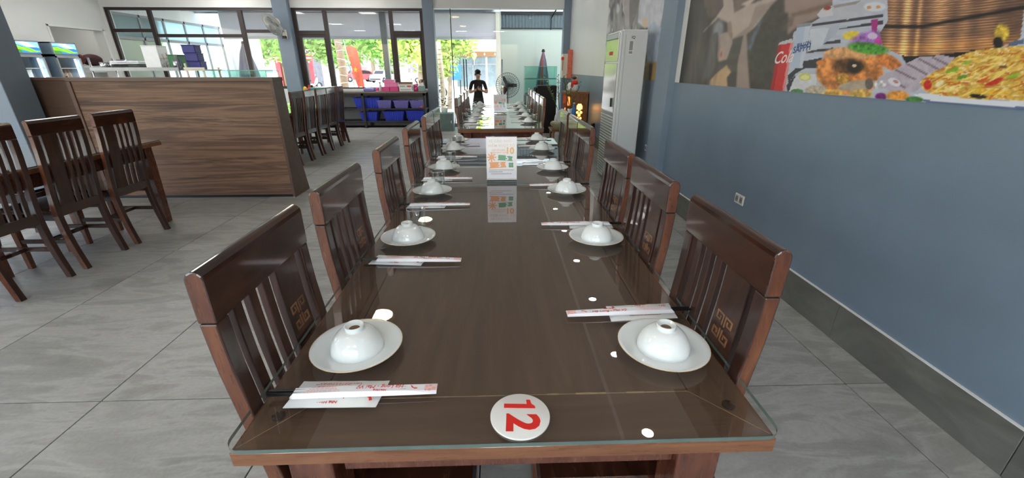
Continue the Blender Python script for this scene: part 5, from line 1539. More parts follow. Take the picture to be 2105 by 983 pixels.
def paint_main(p):
    u, v = p.u, p.v
    one = np.ones_like(u)
    p.put(one, (84, 79, 73), .16, 60, 14)
    p.put(np.clip((1428 - u) / 26, 0, 1), (34, 31, 29), .1, 10)
    p.put(p.poly(A((180, 300), (340, 180), (400, 300), (330, 520), (330, 640), (240, 760), (140, 790), (110, 500))), (86, 80, 75), .15, 6, 30)
    p.put(p.poly(A((210, -1500), (440, -1500), (440, 0), (330, 150), (260, 170), (215, 40))), (112, 98, 92), .1, 10)
    p.put(p.poly(A((480, -1500), (690, -1500), (680, 0), (500, 120))), (122, 106, 100), .1, 10)
    p.put(p.poly(A((300, -1500), (420, -1500), (490, 0), (500, 120), (640, 40), (760, 0), (2000, -1500), (2300, -1500), (900, 0), (840, 60), (700, 250), (620, 320), (480, 370), (440, 320), (430, 210), (330, 160), (400, 60))), (186, 170, 160), .06, 20)
    p.put(p.poly(A((700, 60), (900, 0), (840, 60), (620, 320), (480, 370), (640, 240))), (160, 142, 132), .06, 14)
    p.put(p.poly(A((200, 305), (330, 160), (345, 175), (215, 300))), (184, 168, 152))
    p.put(p.ell(1400 + 350 / 4.572, 280 / 4.572, 10, 20, .2, .6), (150, 150, 158), .1, 6)
    p.put(p.poly(A((360, 320), (470, 290), (485, 400), (430, 560), (350, 580), (320, 470))), (172, 154, 145), .06, 8)
    p.put(p.poly(A((280, 330), (345, 300), (350, 420), (330, 600), (250, 740), (180, 730), (200, 500))), (102, 98, 98), .15, 5, 24)
    p.put(p.ell(1400 + 375 / 4.572, 515 / 4.572, 5.5, 13, .1, .3), (198, 160, 142))
    p.put(p.ell(1400 + 378 / 4.572, 510 / 4.572, 2, 6, .1, .5), (150, 104, 92))
    p.put(p.poly(A((320, 700), (430, 610), (470, 680), (430, 730), (440, 860), (240, 860), (270, 760))), (200, 166, 130), .08, 10)
    p.put(p.poly(A((590, 320), (615, 320), (625, 480), (650, 880), (515, 880), (530, 600))), (160, 141, 133), .05, 20)
    p.put(p.poly(A((620, 480), (650, 880), (845, 880), (900, 400), (1010, 130), (985, 110), (930, 40), (850, 60), (720, 240))), (76, 71, 64), .22, 7)
    p.put(p.poly(A((745, 185), (775, 165), (650, 490), (618, 440))), (98, 106, 118), .25, 4)
    p.put(p.poly(A((930, -1500), (1500, -1500), (1430, 50), (1260, 180), (1100, 240), (1000, 330), (1010, 130), (975, 110))), (156, 134, 124), .06, 24)
    p.put(p.poly(A((1030, 130), (1410, 20), (1430, 45), (1260, 110), (1040, 160))), (122, 100, 90))
    p.put(p.poly(A((430, 210), (470, 200), (485, 330), (478, 372), (440, 320))), (150, 130, 120), .1, 8)
    p.put(p.poly(A((560, 40), (640, 0), (700, -60), (720, -20), (620, 60))), (200, 184, 172))
    p.put(p.poly(A((1010, 160), (1060, 170), (1050, 240), (1012, 262))), (120, 100, 92))
    for q in range(26):
        r = _rs.rand(4)
        p.put(p.ell(1405 + r[0] * 70, 60 + r[1] * 120, 2 + 3 * r[2], 18 + 30 * r[3], .1, 1.2) * .35, (60, 56, 52) if q % 2 else (120, 112, 104))
    p.blur(5)
    # table and stripes
    p.put(p.poly(A((960, 900), (1060, 300), (1230, 215), (1420, 100), (1500, -1500), (60000, -1500), (60000, 9000), (900, 9000))), (188, 194, 208), .08, 30, 5)
    dark = (62, 60, 70)
    for q in ([(1230, 222), (1900, 130), (1900, 158), (1230, 252)], [(1490, 268), (1900, 190), (1900, 232), (1480, 275)], [(1330, 395), (1500, 372), (1500, 405), (1320, 420)], [(1180, 478), (1430, 448), (1430, 472), (1180, 500)],
              [(1150, 575), (1330, 540), (1290, 640), (1170, 640), (1080, 690), (1010, 780), (1000, 710)], [(990, 800), (1080, 700), (1060, 800), (1000, 870)]):
        p.put(p.poly(A(*q)), dark, .1, 6)
    p.put(p.poly(A((1425, 50), (1900, -20), (1900, 40), (1700, 150), (1560, 185), (1440, 172))), (186, 190, 198), .04, 10)
    p.put(p.poly(A((1425, 50), (1700, 0), (1640, 40), (1440, 75))), (150, 146, 142), .1, 6)
    p.put(p.poly(A((1280, 135), (1330, 75), (1420, 55), (1425, 150), (1300, 170))), (206, 206, 212))
    p.put(p.ell(1400 + 1375 / 4.572, 75 / 4.572, 8, 4, -.2), (150, 60, 50))
    p.put(p.poly(A((1215, 275), (1395, 258), (1330, 430), (1190, 490))), (204, 210, 220), .04, 12)
    p.put(p.poly(A((1395, 258), (1500, 215), (1450, 330), (1330, 420))), (176, 184, 202), .04, 12)
    p.put(p.poly(A((1520, 320), (1600, 285), (1680, 300), (1640, 370), (1530, 370))), (232, 208, 70), .1, 6)
    p.put(e5(p, 1215, 30 + 10, 65, 28), (214, 216, 224)); p.put(e5(p, 1180, 45, 14, 10), (214, 150, 90)); p.put(e5(p, 1235, 42, 14, 10), (214, 150, 90))
    p.put(p.poly(A5((1190, 120), (1235, 115), (1225, 200), (1200, 215))), (170, 40, 130))
    # cans
    p.put(p.poly(A((1090, 232), (1222, 208), (1140, 640), (1028, 640))), (182, 194, 214))
    p.put(p.poly(A((1170, 216), (1222, 208), (1140, 640), (1110, 640))), (200, 208, 222))
    p.put(p.poly(A((1090, 232), (1222, 208), (1215, 240), (1085, 262))), (142, 146, 154), .1, 4)
    p.put(p.poly(A((915, 420), (1056, 398), (972, 862), (838, 852))), (206, 50, 54), .05, 14)
    p.put(p.poly(A((915, 420), (945, 416), (870, 856), (838, 852))), (172, 36, 42))
    p.put(p.poly(A((1028, 402), (1056, 398), (972, 862), (950, 860))), (226, 140, 140))
    p.put(p.poly(A((925, 398), (1040, 364), (1056, 398), (914, 424))), (196, 200, 206), .1, 3)
    p.put(p.poly(A((1060, 745), (1110, 690), (1285, 700), (1262, 835), (1180, 865), (1010, 870))), (214, 216, 222), .05, 8)
    p.put(p.ell(1400 + 1165 / 4.572, 722 / 4.572, 12.5, 8.5), (206, 210, 116), .12, 4)
    p.put(p.ell(1400 + 1165 / 4.572, 728 / 4.572, 9, 5), (228, 230, 160))
    p.put(p.ell(1400 + 1090 / 4.572, 858 / 4.572, 13, 5), (84, 146, 76), .2, 4)
    # herbs, orchids
    p.put(e5(p, 1170, 232, 100, 42, -.25, .5), (158, 104, 186), .45, 6); p.put(e5(p, 1245, 245, 30, 24), (196, 60, 160), .2, 5); p.put(e5(p, 1200, 215, 30, 20), (216, 196, 226))
    # pot
    pot = p.poly(A5((1275, -900), (2700, -900), (2560, -120), (2105, 60), (2085, 225), (2010, 268), (1900, 292), (1560, 330), (1380, 332), (1262, 285), (1245, 195), (1292, 125)))
    lu, lv = (u - 1380) * 2.903, v * 2.903
    tilt = lv - 20 * np.sin((lu - 1300) / 800 * PI)  + (lu - 1300) * .05
    rib = .5 + .5 * np.sin(tilt / 17 * 2 * PI)
    base = np.array((112, 82, 64.0))[None, None, :] * (.62 + .62 * rib[..., None])
    for (cx_, w_, k_) in ((1330, 35, .5), (1415, 26, 1.25), (1490, 14, .9), (1610, 60, .75), (1760, 40, .45), (1900, 60, .35)):
        g = np.exp(-((lu - cx_ - lv * -.1) / w_) ** 2)[..., None] * (.4 + .6 * rib[..., None])
        base = base + g * k_ * np.array((150, 112, 66.0))
    low = np.exp(-((lv - 290 + (lu - 1400) * .06) / 40) ** 2)[..., None]
    base = base + low * np.array((50, 30, 4.0))
    base = base * (1 - .85 * np.exp(-((lv - (158 - np.clip(lu - 1500, 0, 900) * .19)) / 12) ** 2)[..., None])
    base = base * (.9 + .3 * fbm(u, v, 14, 4)[..., None])
    p.c = p.c * (1 - pot[..., None]) + np.clip(base, 12, 250) * pot[..., None]
    p.put(e5(p, 1972, 195, 44, 52, 0, .3), (206, 176, 60), .5, 6); p.put(e5(p, 1950, 255, 30, 36), (26, 22, 16))
    p.put(p.poly(A5((1375, 332), (1560, 330), (1920, 288), (1900, 330), (1700, 350), (1560, 400), (1410, 400))), (30, 24, 22))
    p.put(p.poly(A5((2020, 250), (2105, 232), (2105, 262), (2010, 280))), (90, 106, 140))
    # crab
    p.put(e5(p, 1065, 430, 200, 138, 0, .1), (216, 138, 72), .45, 9)
    p.put(e5(p, 1060, 320, 150, 40, 0, .2), (222, 166, 110), .25, 6)
    p.put(e5(p, 1300, 370, 90, 40, .5), (204, 122, 60), .4, 6)
    p.put(e5(p, 1060, 395, 100, 48, 0, .4), (96, 62, 34), .6, 6)
    p.put(e5(p, 1090, 400, 45, 36, 0, .4), (44, 32, 22), .3, 5); p.put(e5(p, 1092, 392, 14, 8), (220, 200, 170)); p.put(e5(p, 1020, 470, 40, 30), (214, 160, 70), .4, 5)
    p.put(e5(p, 890, 375, 26, 14), (226, 138, 62))
    p.put(e5(p, 1175, 288, 118, 34, .12, .4), (70, 146, 46), .5, 5)
    p.put(e5(p, 1110, 510, 120, 30, -.12), (182, 166, 146), .15, 8); p.put(e5(p, 1180, 500, 24, 34), (110, 100, 92), .2, 6)
    p.put(p.poly(A5((1240, 460), (1480, 340), (1620, 330), (1720, 352), (1560, 470), (1460, 545), (1330, 560), (1220, 500))), (186, 176, 190), .1, 8)
    for (a, b, c_, d) in ((1330, 420, 1450, 480), (1400, 385, 1520, 450), (1470, 355, 1590, 420), (1290, 470, 1390, 530), (1550, 345, 1650, 395)):
        p.put(p.poly(A5((a, b), (a + 14, b - 8), (c_ + 14, d - 8), (c_, d))), (140, 120, 130))
    p.put(e5(p, 1330, 490, 40, 22, .4), (224, 222, 232)); p.put(e5(p, 1340, 488, 18, 9, .4), (190, 130, 120))
    # noodles
    nz_ = p.poly(A5((1480, 490), (1560, 430), (1640, 395), (1700, 340), (1800, 305), (1900, 290), (2105, 268), (2400, 330), (2560, 470), (2500, 620), (2105, 600), (1830, 592), (1580, 575), (1500, 535)))
    a_ = fbm(u + .6 * v, v - .15 * u, 16, 5); b_ = fbm(u - .3 * v, v, 7, 4)
    nc = np.array((222, 164, 52.0)) * (1 - a_[..., None]) + np.array((246, 214, 110.0)) * a_[..., None]
    nc = nc * (.72 + .5 * b_[..., None])
    nc = np.where((a_ < .34)[..., None], np.array((206, 112, 34.0)), nc)
    nc = np.where((b_ > .68)[..., None], np.array((244, 226, 170.0)), nc)
    p.c = p.c * (1 - nz_[..., None]) + nc * nz_[..., None]
    for (cx_, cy_, rx, ry_, ro, col) in ((1530, 507, 24, 30, .3, (206, 40, 34)), (1925, 492, 62, 17, -.45, (200, 48, 34)), (1860, 470, 40, 14, -.5, (214, 84, 40)), (1675, 420, 42, 17, -.4, (120, 186, 30)), (1735, 462, 34, 12, -.3, (104, 160, 40)), (2040, 452, 36, 20, -.5, (142, 190, 50)), (1760, 375, 28, 10, -.2, (150, 190, 60)), (1830, 575, 50, 14, .1, (40, 30, 20)), (1980, 400, 26, 10, 0, (120, 84, 30)), (1700, 520, 60, 12, -.2, (244, 226, 150)), (1900, 545, 120, 12, .05, (240, 190, 50)), (1600, 500, 30, 16, -.6, (240, 220, 170))):
        p.put(e5(p, cx_, cy_, rx, ry_, ro, .3), col, .15, 5)
    for k in range(40):
        q = _rs.rand(4)
        p.put(e5(p, 1560 + q[0] * 540, 340 + q[1] * 230, 24 + 40 * q[2], 5, -.6 + q[3] * .5, .5) * nz_, (250, 222, 120) if k % 3 else (196, 128, 40))
    p.put(p.poly(A5((1445, 565), (1560, 570), (1800, 600), (2105, 612), (2500, 600), (2700, 480), (2740, 560), (2560, 660), (2105, 665), (1750, 645), (1520, 612))), (100, 118, 158), .1, 12)
    p.put(p.poly(A5((1440, 560), (1540, 560), (1800, 592), (2105, 605), (2460, 595), (2660, 470), (2700, 500), (2500, 630), (2105, 640), (1800, 622), (1560, 602), (1470, 585))), (226, 230, 240))
    for (cx_, cy_, rx, ry_, col) in ((960, 555, 70, 24, (226, 176, 90)), (1130, 560, 70, 26, (216, 178, 96)), (1250, 578, 34, 24, (132, 44, 134)), (1350, 572, 68, 30, (224, 154, 70)), (1450, 596, 52, 20, (72, 132, 62)), (1245, 505, 36, 26, (206, 204, 210)), (860, 540, 60, 30, (196, 184, 164))):
        p.put(e5(p, cx_, cy_, rx, ry_, 0, .3), col, .35, 6)
    # beyond the framed part: carry on with table and bowls
ys = np.concatenate([np.linspace(4.33, 2.5, 270), np.linspace(2.5, 1.35, 290)[1:], np.linspace(1.35, .72, 90)[1:]])
zs = np.concatenate([np.linspace(1.218, 2.06, 190), np.linspace(2.06, 2.95, 18)[1:]])
mu, mus = print_panel('food_mural', ys, zs, paint_main, 'large wall print of seafood dishes, bronze hotpot and people dining', M['mural'])
def wallpt(u, v):
    d = RW @ Vector((u - CX, -(v - CY), -FPX)); t = (XR - .0052) / d.x
    return Vector((0, 0, CAM_H)) + d * t
M['print_white'] = plain('white_print', S(236, 226, 226), .5); M['print_navy'] = plain('navy_print', S(60, 84, 140), .5)
def wall_text(s, u, v, size, mat, shear, rot):
    m = frame(wallpt(u, v), (0, -math.cos(rot), math.sin(rot)), (0, math.sin(rot), math.cos(rot)))
    text_mesh('print_lettering', s, size, mat, mus, m, .01, shear)
wall_text('Cola', 1380 + 668 / 2.903, 345 / 2.903, .098, M['print_white'], .35, .05)
wall_text('SAPPH', 1380 + 778 / 2.903, 291 / 2.903, .052, M['print_navy'], 0, .1)
wall_text('BIA LON', 1380 + 790 / 2.903, 264 / 2.903, .03, M['print_navy'], 0, .1)

def B(*p): return [(1225 + a / 5.46, b / 5.46) for a, b in p]
def paint_second(p):
    u, v = p.u, p.v
    one = np.ones_like(u)
    p.put(one, (150, 146, 142), .25, 6, 30)
    p.put(np.clip((fbm(u, v, 5, 26) - .5) * 8, 0, 1) * (u < 1300), (92, 86, 86), .2, 4, 16)
    p.put(np.clip((fbm(u + 50, v, 6, 20) - .58) * 9, 0, 1) * (u < 1310), (206, 204, 206))
    p.put(p.poly(B((380, -100), (520, -100), (440, 200), (390, 330), (370, 200))), (122, 116, 110), .1, 8)
    p.put(p.poly(B((300, -60), (380, -60), (370, 320), (330, 320))), (180, 172, 168), .1, 8)
    p.put(p.poly(B((500, -100), (800, -100), (720, 320), (560, 330), (470, 250))), (200, 202, 208), .12, 5, 12)
    p.put(p.poly(B((520, 210), (580, 200), (580, 310), (530, 310))), (218, 190, 160))
    p.put(p.poly(B((480, 330), (580, 310), (560, 920), (480, 920))), (36, 30, 30), .3, 8)
    p.put(p.ell(1225 + 640 / 5.46, 480 / 5.46, 15, 42, .05, .06), (172, 182, 202), .12, 4, 10)
    p.put(p.poly(B((585, 300), (760, 300), (740, 500), (700, 690), (660, 700))), (176, 186, 204), .12, 4, 10)
    p.put(p.poly(B((560, 700), (690, 690), (680, 930), (535, 930))), (172, 144, 96), .15, 4)
    p.put(p.poly(B((600, 720), (640, 720), (610, 930), (590, 930))), (110, 92, 76))
    p.blur(3)
mu2, _ = print_panel('people_mural', np.linspace(7.5, 4.84, 240), np.concatenate([np.linspace(1.218, 2.4, 130), np.linspace(2.4, 2.95, 10)[1:]]), paint_second, 'blurred wall print of people behind the air conditioner', M['mural'])

# ------------------------------------------------------------------ terrace things
M['fan_grey'] = plain('dark_grey_fan_metal', S(86, 86, 84), .4, .4)
fs_ = thing('standing_fan', 'large industrial standing fan before the white terrace wall', 'fan', (.29, 12.55, ZT))
hd = Matrix.Translation((0, 0, 1.23)) @ Euler((math.radians(86), 0, math.radians(8)), 'XYZ').to_matrix().to_4x4()
P('guard', T4(fan_guard(MB(), .33, .10, 36, .0036, (1.0, .75, .5, .25)), hd), M['fan_grey'], fs_)
P('blade_set', T4(blades(MB(), .31, 3, .05, .006), hd), M['black'], fs_)
P('hub_cap', T4(MB().lathe([(0, .11), (.05, .105), (.055, .09), (0, .085)], 20), hd), M['dark_metal'], fs_)
P('motor', T4(MB().lathe([(0, -.08), (.05, -.085), (.055, -.2), (.03, -.24), (0, -.24)], 20), hd), M['grey_metal'], fs_)
P('pole', MB().cyl((0, .14, .04), (0, .14, 1.2), .022, n=12), M['grey_metal'], fs_)
P('base', MB().lathe([(0, 0), (.26, 0), (.27, .02), (.1, .05), (.03, .08), (0, .08)], 28, (0, .14, 0)), M['dark_metal'], fs_)
stand(.74, 1.60, 12.0, 12.5, ZT, .70, 'grey metal stand under the terrace aquariums')
tank(.75, 1.59, 12.02, 12.48, .70, 1.06, 'terrace aquarium with green tinted glass, lower of two')
tank(.75, 1.59, 12.02, 12.48, 1.075, 1.385, 'terrace aquarium with green tinted glass, upper of two')
def parasol(loc, h, r, cols, label):
    t = thing('closed_parasol', label, 'parasol', loc)
    P('pole', MB().cyl((0, 0, 0), (0, 0, h), .018, n=10), M['grey_metal'], t)
    n = 24
    mb = MB(); rings = []
    for (f, rr) in ((0, .55), (.15, .95), (.45, .8), (.8, .45), (1.0, .12)):
        z = h * .45 + (h * .55) * f
        rings.append([(rr * r * (1 + .22 * (-1) ** k) * math.cos(2 * PI * k / n), rr * r * (1 + .22 * (-1) ** k) * math.sin(2 * PI * k / n), z) for k in range(n)])
    mb.loft(rings, smooth=False)
    for i in range(len(mb.f)): mb.m[i] = (i // 2) % len(cols)
    P('folded_canopy', mb, cols, t)
    P('finial', MB().lathe([(0, h), (.05, h), (.035, h + .06), (0, h + .08)], 12), M['dark_metal'], t)
    P('base', MB().lathe([(0, 0), (.22, 0), (.2, .06), (.04, .09), (0, .09)], 20), M['grey_metal'], t)
M['mauve'] = plain('mauve_canvas', S(172, 158, 180), .8); M['slate'] = plain('slate_canvas', S(120, 128, 160), .8); M['lavender'] = plain('lavender_canvas', S(176, 176, 204), .8); M['lav_l'] = plain('pale_lavender_canvas', S(200, 198, 214), .8)
parasol((1.30, 12.85, ZT), 2.10, .17, [M['mauve'], M['slate'], M['red_paper']], 'closed striped parasol against the white terrace wall')
parasol((-7.55, 14.0, ZT), 2.35, .26, [M['lavender'], M['lav_l']], 'closed lavender parasol seen through the left window')

# ------------------------------------------------------------------ person with a phone
M['skin'] = plain('skin', S(206, 158, 128), .5, var=.03); M['shirt'] = plain('black_tshirt', S(34, 30, 30), .8, var=.1); M['trousers'] = plain('dark_grey_trousers', S(66, 56, 56), .8, var=.1); M['hair'] = plain('black_hair', S(30, 24, 22), .5, var=.2); M['shoe'] = plain('dark_shoe', S(40, 36, 34), .6)
def skin_chain(verts, edges, radii, root, sub=3):
    me = bpy.data.meshes.new('tmp_skin'); me.from_pydata(verts, edges, [])
    ob = bpy.data.objects.new('tmp_skin', me); COL.objects.link(ob)
    md = ob.modifiers.new('skin', 'SKIN'); md.use_smooth_shade = True; md.branch_smoothing = .6
    for i, r in enumerate(radii):
        me.skin_vertices[0].data[i].radius = r if isinstance(r, tuple) else (r, r)
        me.skin_vertices[0].data[i].use_root = (i == root)
    ob.modifiers.new('sub', 'SUBSURF').levels = sub
    dg = bpy.context.evaluated_depsgraph_get()
    out = bpy.data.meshes.new_from_object(ob.evaluated_get(dg))
    bpy.data.objects.remove(ob, do_unlink=True)
    return out
pr = thing('person', 'person in black t-shirt standing outside entrance looking at a phone', 'person', (-.52, 12.05, ZT), PI + .12)
# local frame: faces +y after the half turn he faces the camera
V_ = [(0, 0, .90), (0, .005, 1.06), (0, .0, 1.24), (0, -.005, 1.345), (0, .01, 1.40), (0, .03, 1.455), (0, .04, 1.54),
      (.095, 0, .85), (.105, .01, .47), (.105, -.02, .085), (.115, .11, .035),
      (-.095, 0, .85), (-.105, .03, .47), (-.105, 0, .085), (-.115, .13, .035),
      (.165, -.01, 1.325), (.235, .05, 1.07), (.11, .245, 1.125), (.055, .30, 1.16),
      (-.165, -.01, 1.325), (-.235, .05, 1.07), (-.11, .245, 1.115), (-.055, .30, 1.15)]
E_ = [(0, 1), (1, 2), (2, 3), (3, 4), (4, 5), (5, 6), (0, 7), (7, 8), (8, 9), (9, 10), (0, 11), (11, 12), (12, 13), (13, 14), (3, 15), (15, 16), (16, 17), (17, 18), (3, 19), (19, 20), (20, 21), (21, 22)]
R_ = [(.135, .10), (.14, .10), (.155, .105), (.10, .08), (.05, .05), (.062, .07), (.072, .085),
      .085, .058, .038, (.034, .03), .085, .058, .038, (.034, .03), .056, .042, .030, .028, .056, .042, .030, .028]
me = skin_chain(V_, E_, R_, 0)
for m in (M['skin'], M['shirt'], M['trousers'], M['shoe']): me.materials.append(m)
for poly in me.polygons:
    c = poly.center
    r_el = math.hypot(c.x, 0)
    k = 0
    arm = abs(c.x) > .165 and c.z < 1.15 and c.z > .95 or c.y > .118
    if c.z < .075: k = 3
    elif c.z < .93: k = 2
    elif arm: k = 0
    elif c.z < 1.385: k = 1
    poly.material_index = k
    poly.use_smooth = True
bd = bpy.data.objects.new('body', me); COL.objects.link(bd); bd.parent = pr
P('hair', MB().ell((0, .0, 1.588), (.080, .088, .062), 18, 12, Matrix.Rotation(.35, 3, 'X')).ell((0, -.04, 1.53), (.074, .045, .08), 16, 10), M['hair'], pr)
P('face_details', MB().ell((.03, .118, 1.545), (.012, .006, .005), 8, 6).ell((-.03, .118, 1.545), (.012, .006, .005), 8, 6).ell((0, .122, 1.462), (.02, .005, .005), 8, 6), M['hair'], pr)
P('nose_and_ears', MB().ell((0, .128, 1.505), (.012, .014, .022), 8, 6).ell((.08, .03, 1.52), (.012, .018, .028), 8, 6).ell((-.08, .03, 1.52), (.012, .018, .028), 8, 6), M['skin'], pr)
for s in (1, -1):
    mb = MB()
    wx, wz = s * .05, 1.158 if s > 0 else 1.148
    mb.ell((wx - s * .008, .335, wz + .01), (.022, .042, .032), 12, 8)
    for k in range(4):
        z0 = wz + .032 - k * .015
        L = (.036, .041, .039, .030)[k]
        mb.tube([(wx - s * .004, .362, z0), (wx - s * .012, .362 + L * .7, z0 + .004), (wx - s * .034, .362 + L, z0 + .004), (wx - s * .050, .362 + L * .6, z0 + .002)], [.0085, .0082, .0078, .006], 6)
    mb.tube([(wx, .33, wz + .03), (wx - s * .01, .35, wz + .058), (wx - s * .03, .362, wz + .066)], [.010, .0095, .0075], 6)
    P('hand', mb, M['skin'], pr)
text_mesh('shirt_print', '?', .09, M['pink_l'], pr, frame((.0, .113, 1.2), (-1, 0, 0), (0, -.02, 1)), .01)
ph = thing('mobile_phone', 'black mobile phone held by the person outside', 'phone', (0, 0, 0))
ph.matrix_world = Matrix.Translation((-.52, 12.05, ZT)) @ Matrix.Rotation(PI + .12, 4, 'Z') @ Matrix.Translation((0, .375, 1.175)) @ Matrix.Rotation(.5, 4, 'X')
P('phone_body', MB().box((0, 0, 0), (.148, .009, .072), .003), M['black'], ph)
P('screen', MB().box((0, -.0052, 0), (.138, .001, .064)), plain('phone_screen', S(60, 66, 80), .1), ph)

# ------------------------------------------------------------------ street: trees, kiosk, cars, house, flag
M['bark'] = plain('grey_brown_bark', S(150, 130, 110), .9, var=.25, scale=6)
M['foliage'] = plain('bright_green_foliage', S(122, 168, 70), .7, var=.35, scale=1.2)
M['foliage2'] = plain('yellow_green_foliage', S(168, 192, 84), .7, var=.3, scale=1.2)
def tree(loc, h, blobs, label, mat, trunk=.2, n=1500, leaf=.32, seed=1, lean=(0, 0)):
    rnd = random.Random(seed)
    t = thing('street_tree', label, 'tree', loc)
    top = Vector((lean[0], lean[1], h))
    P('trunk', MB().tube([(0, 0, -.05), top * .5 + Vector((.1, 0, 0)), top], [trunk, trunk * .75, trunk * .5], 9), M['bark'], t)
    mbk = MB()
    for (bx, by, bz, br) in blobs:
        mbk.tube([top * .8, (top * .6 + Vector((bx, by, bz)) * .4), (bx, by, bz)], [trunk * .4, trunk * .28, trunk * .12], 6)
    P('branches', mbk, M['bark'], t)
    mb = MB()
    tot = sum(b[3] ** 2 for b in blobs)
    for (bx, by, bz, br) in blobs:
        for k in range(int(n * br * br / tot)):
            d = Vector((rnd.gauss(0, 1), rnd.gauss(0, 1), rnd.gauss(0, 1))).normalized()
            p = Vector((bx, by, bz)) + d * br * rnd.uniform(.45, 1.0) * Vector((1, 1, .75)).length / 1.6
            a = Vector((rnd.gauss(0, 1), rnd.gauss(0, 1), rnd.gauss(0, .6))).normalized() * leaf * rnd.uniform(.6, 1.2)
            b = a.cross(d)
            if b.length < 1e-4: continue
            b = b.normalized() * leaf * .35
            mb.add([p - a, p + b, p + a, p - b], [(0, 1, 2, 3)])
    P('foliage', mb, mat, t, weld=False)
    return t
G = -.42
def bl_(*a): return list(a)
tree((-15.2, 36, G), 3.2, bl_((-1.5, 0, 4.2, 2.0), (1.3, .5, 4.0, 2.0), (0, -1, 5.3, 2.2), (2.6, 0, 3.2, 1.5)), 'broad green street tree seen above the flag', M['foliage'], .22, 2600, .30, 3)
tree((-9.0, 40, G), 3.4, bl_((-1.6, 0, 4.0, 2.0), (1.6, 0, 4.2, 2.1), (0, 0, 5.2, 2.2), (0, -.8, 2.9, 1.5)), 'green street tree behind the grey terrace post', M['foliage'], .24, 2600, .30, 5)
tree((-4.6, 26, G), 2.6, bl_((-.9, 0, 3.4, 1.4), (1.0, 0, 3.3, 1.4), (0, 0, 4.2, 1.6), (.4, -.3, 2.5, 1.0)), 'leafy tree with thick pale trunk right of the window mullion', M['foliage2'], .26, 2200, .24, 8, (.3, 0))
tree((-2.25, 20.5, G), 2.4, bl_((-.5, 0, 2.6, 1.0), (.5, .2, 3.0, 1.0), (0, 0, 3.7, 1.2), (-.2, 0, 1.9, .7)), 'slim tree with hanging leaves outside the glass entrance', M['foliage2'], .12, 1800, .19, 9)
tree((-20.5, 40, G), 3.5, bl_((-2, 0, 4.2, 2.2), (1.6, 0, 4.4, 2.2), (0, 0, 5.6, 2.4)), 'street tree behind the red kiosk', M['foliage2'], .25, 2200, .36, 12)
tree((-15.8, 29, G), 2.8, bl_((-1.0, 0, 3.6, 1.5), (1.0, 0, 3.4, 1.5), (0, 0, 4.5, 1.7), (.2, 0, 2.6, 1.0)), 'green street tree left of the fan pillar', M['foliage'], .18, 2200, .26, 13)
tree((-13.0, 21, G), 2.4, bl_((-.8, 0, 2.8, 1.2), (.8, 0, 2.7, 1.2), (0, 0, 3.5, 1.4)), 'pale green tree seen through the annex windows', M['foliage2'], .16, 1500, .24, 14)
tree((-16.5, 24, G), 2.6, bl_((-.8, 0, 3.0, 1.5), (.9, 0, 2.9, 1.5), (0, 0, 3.9, 1.6)), 'green tree farther left beyond the annex windows', M['foliage'], .18, 1500, .26, 15)
tree((-5.2, 62, G), 4.5, bl_((-3, 0, 5.0, 3.2), (3, 0, 5.2, 3.2), (0, 0, 6.8, 3.4), (0, -1, 3.6, 2.4)), 'distant tree beyond the parked cars', M['foliage2'], .35, 2400, .5, 16)
tree((-18.5, 68, G), 4.5, bl_((-3, 0, 5.0, 3.4), (3, 0, 5.2, 3.4), (0, 0, 6.8, 3.4), (-6, 0, 4.6, 3)), 'distant wide tree behind the red car', M['foliage'], .35, 2400, .5, 17)

# palm trunk wrapped with pale bands close to the terrace
pm = thing('wrapped_palm', 'pale ringed palm trunk outside the front window', 'palm', (-5.62, 16.6, G))
P('trunk', MB().tube([(0, 0, 0), (.02, 0, 1.2), (.0, 0, 2.4), (-.06, 0, 3.6)], [.17, .14, .13, .12], 14), plain('palm_bark', S(184, 156, 126), .9, var=.2, scale=10), pm)
mb = MB()
for k in range(11): mb.ring((.01, 0, .45 + .27 * k), .148 - .003 * k, .018, 20, 5, Matrix.Rotation(.18 * (-1) ** k, 3, 'Y'))
P('rope_bands', mb, M['cream'], pm)
mb = MB(); rnd = random.Random(31)
for k in range(11):
    a = 2 * PI * k / 11
    for q in range(14):
        f = q / 13.0
        r = .15 + 1.5 * f; z = 3.6 + .7 * math.sin(f * 2.2) - .6 * f * f
        c, s = math.cos(a), math.sin(a)
        p = Vector((r * c - .06, r * s, z))
        for sg in (-1, 1):
            d = Vector((-s * sg, c * sg, -.5)) * .32
            mb.add([p, p + d + Vector((c, s, 0)) * .08, p + d * .95 + Vector((c, s, 0)) * .13, p + Vector((c, s, 0)) * .07], [(0, 1, 2, 3)])
P('fronds', mb, M['foliage'], pm)
pm2 = thing('ringed_palm', 'slim ringed palm trunk left of the glass door edge', 'palm', (-1.92, 15.6, G))
P('trunk', MB().tube([(0, 0, 0), (.02, 0, 1.2), (-.05, 0, 2.6)], [.10, .085, .075], 12), plain('palm_bark_light', S(214, 190, 160), .9, var=.2, scale=10), pm2)
mb = MB()
for k in range(16): mb.ring((.01 - .003 * k, 0, .1 + .15 * k), .096 - .0015 * k, .010, 16, 4)
P('leaf_scars', mb, M['bark'], pm2)

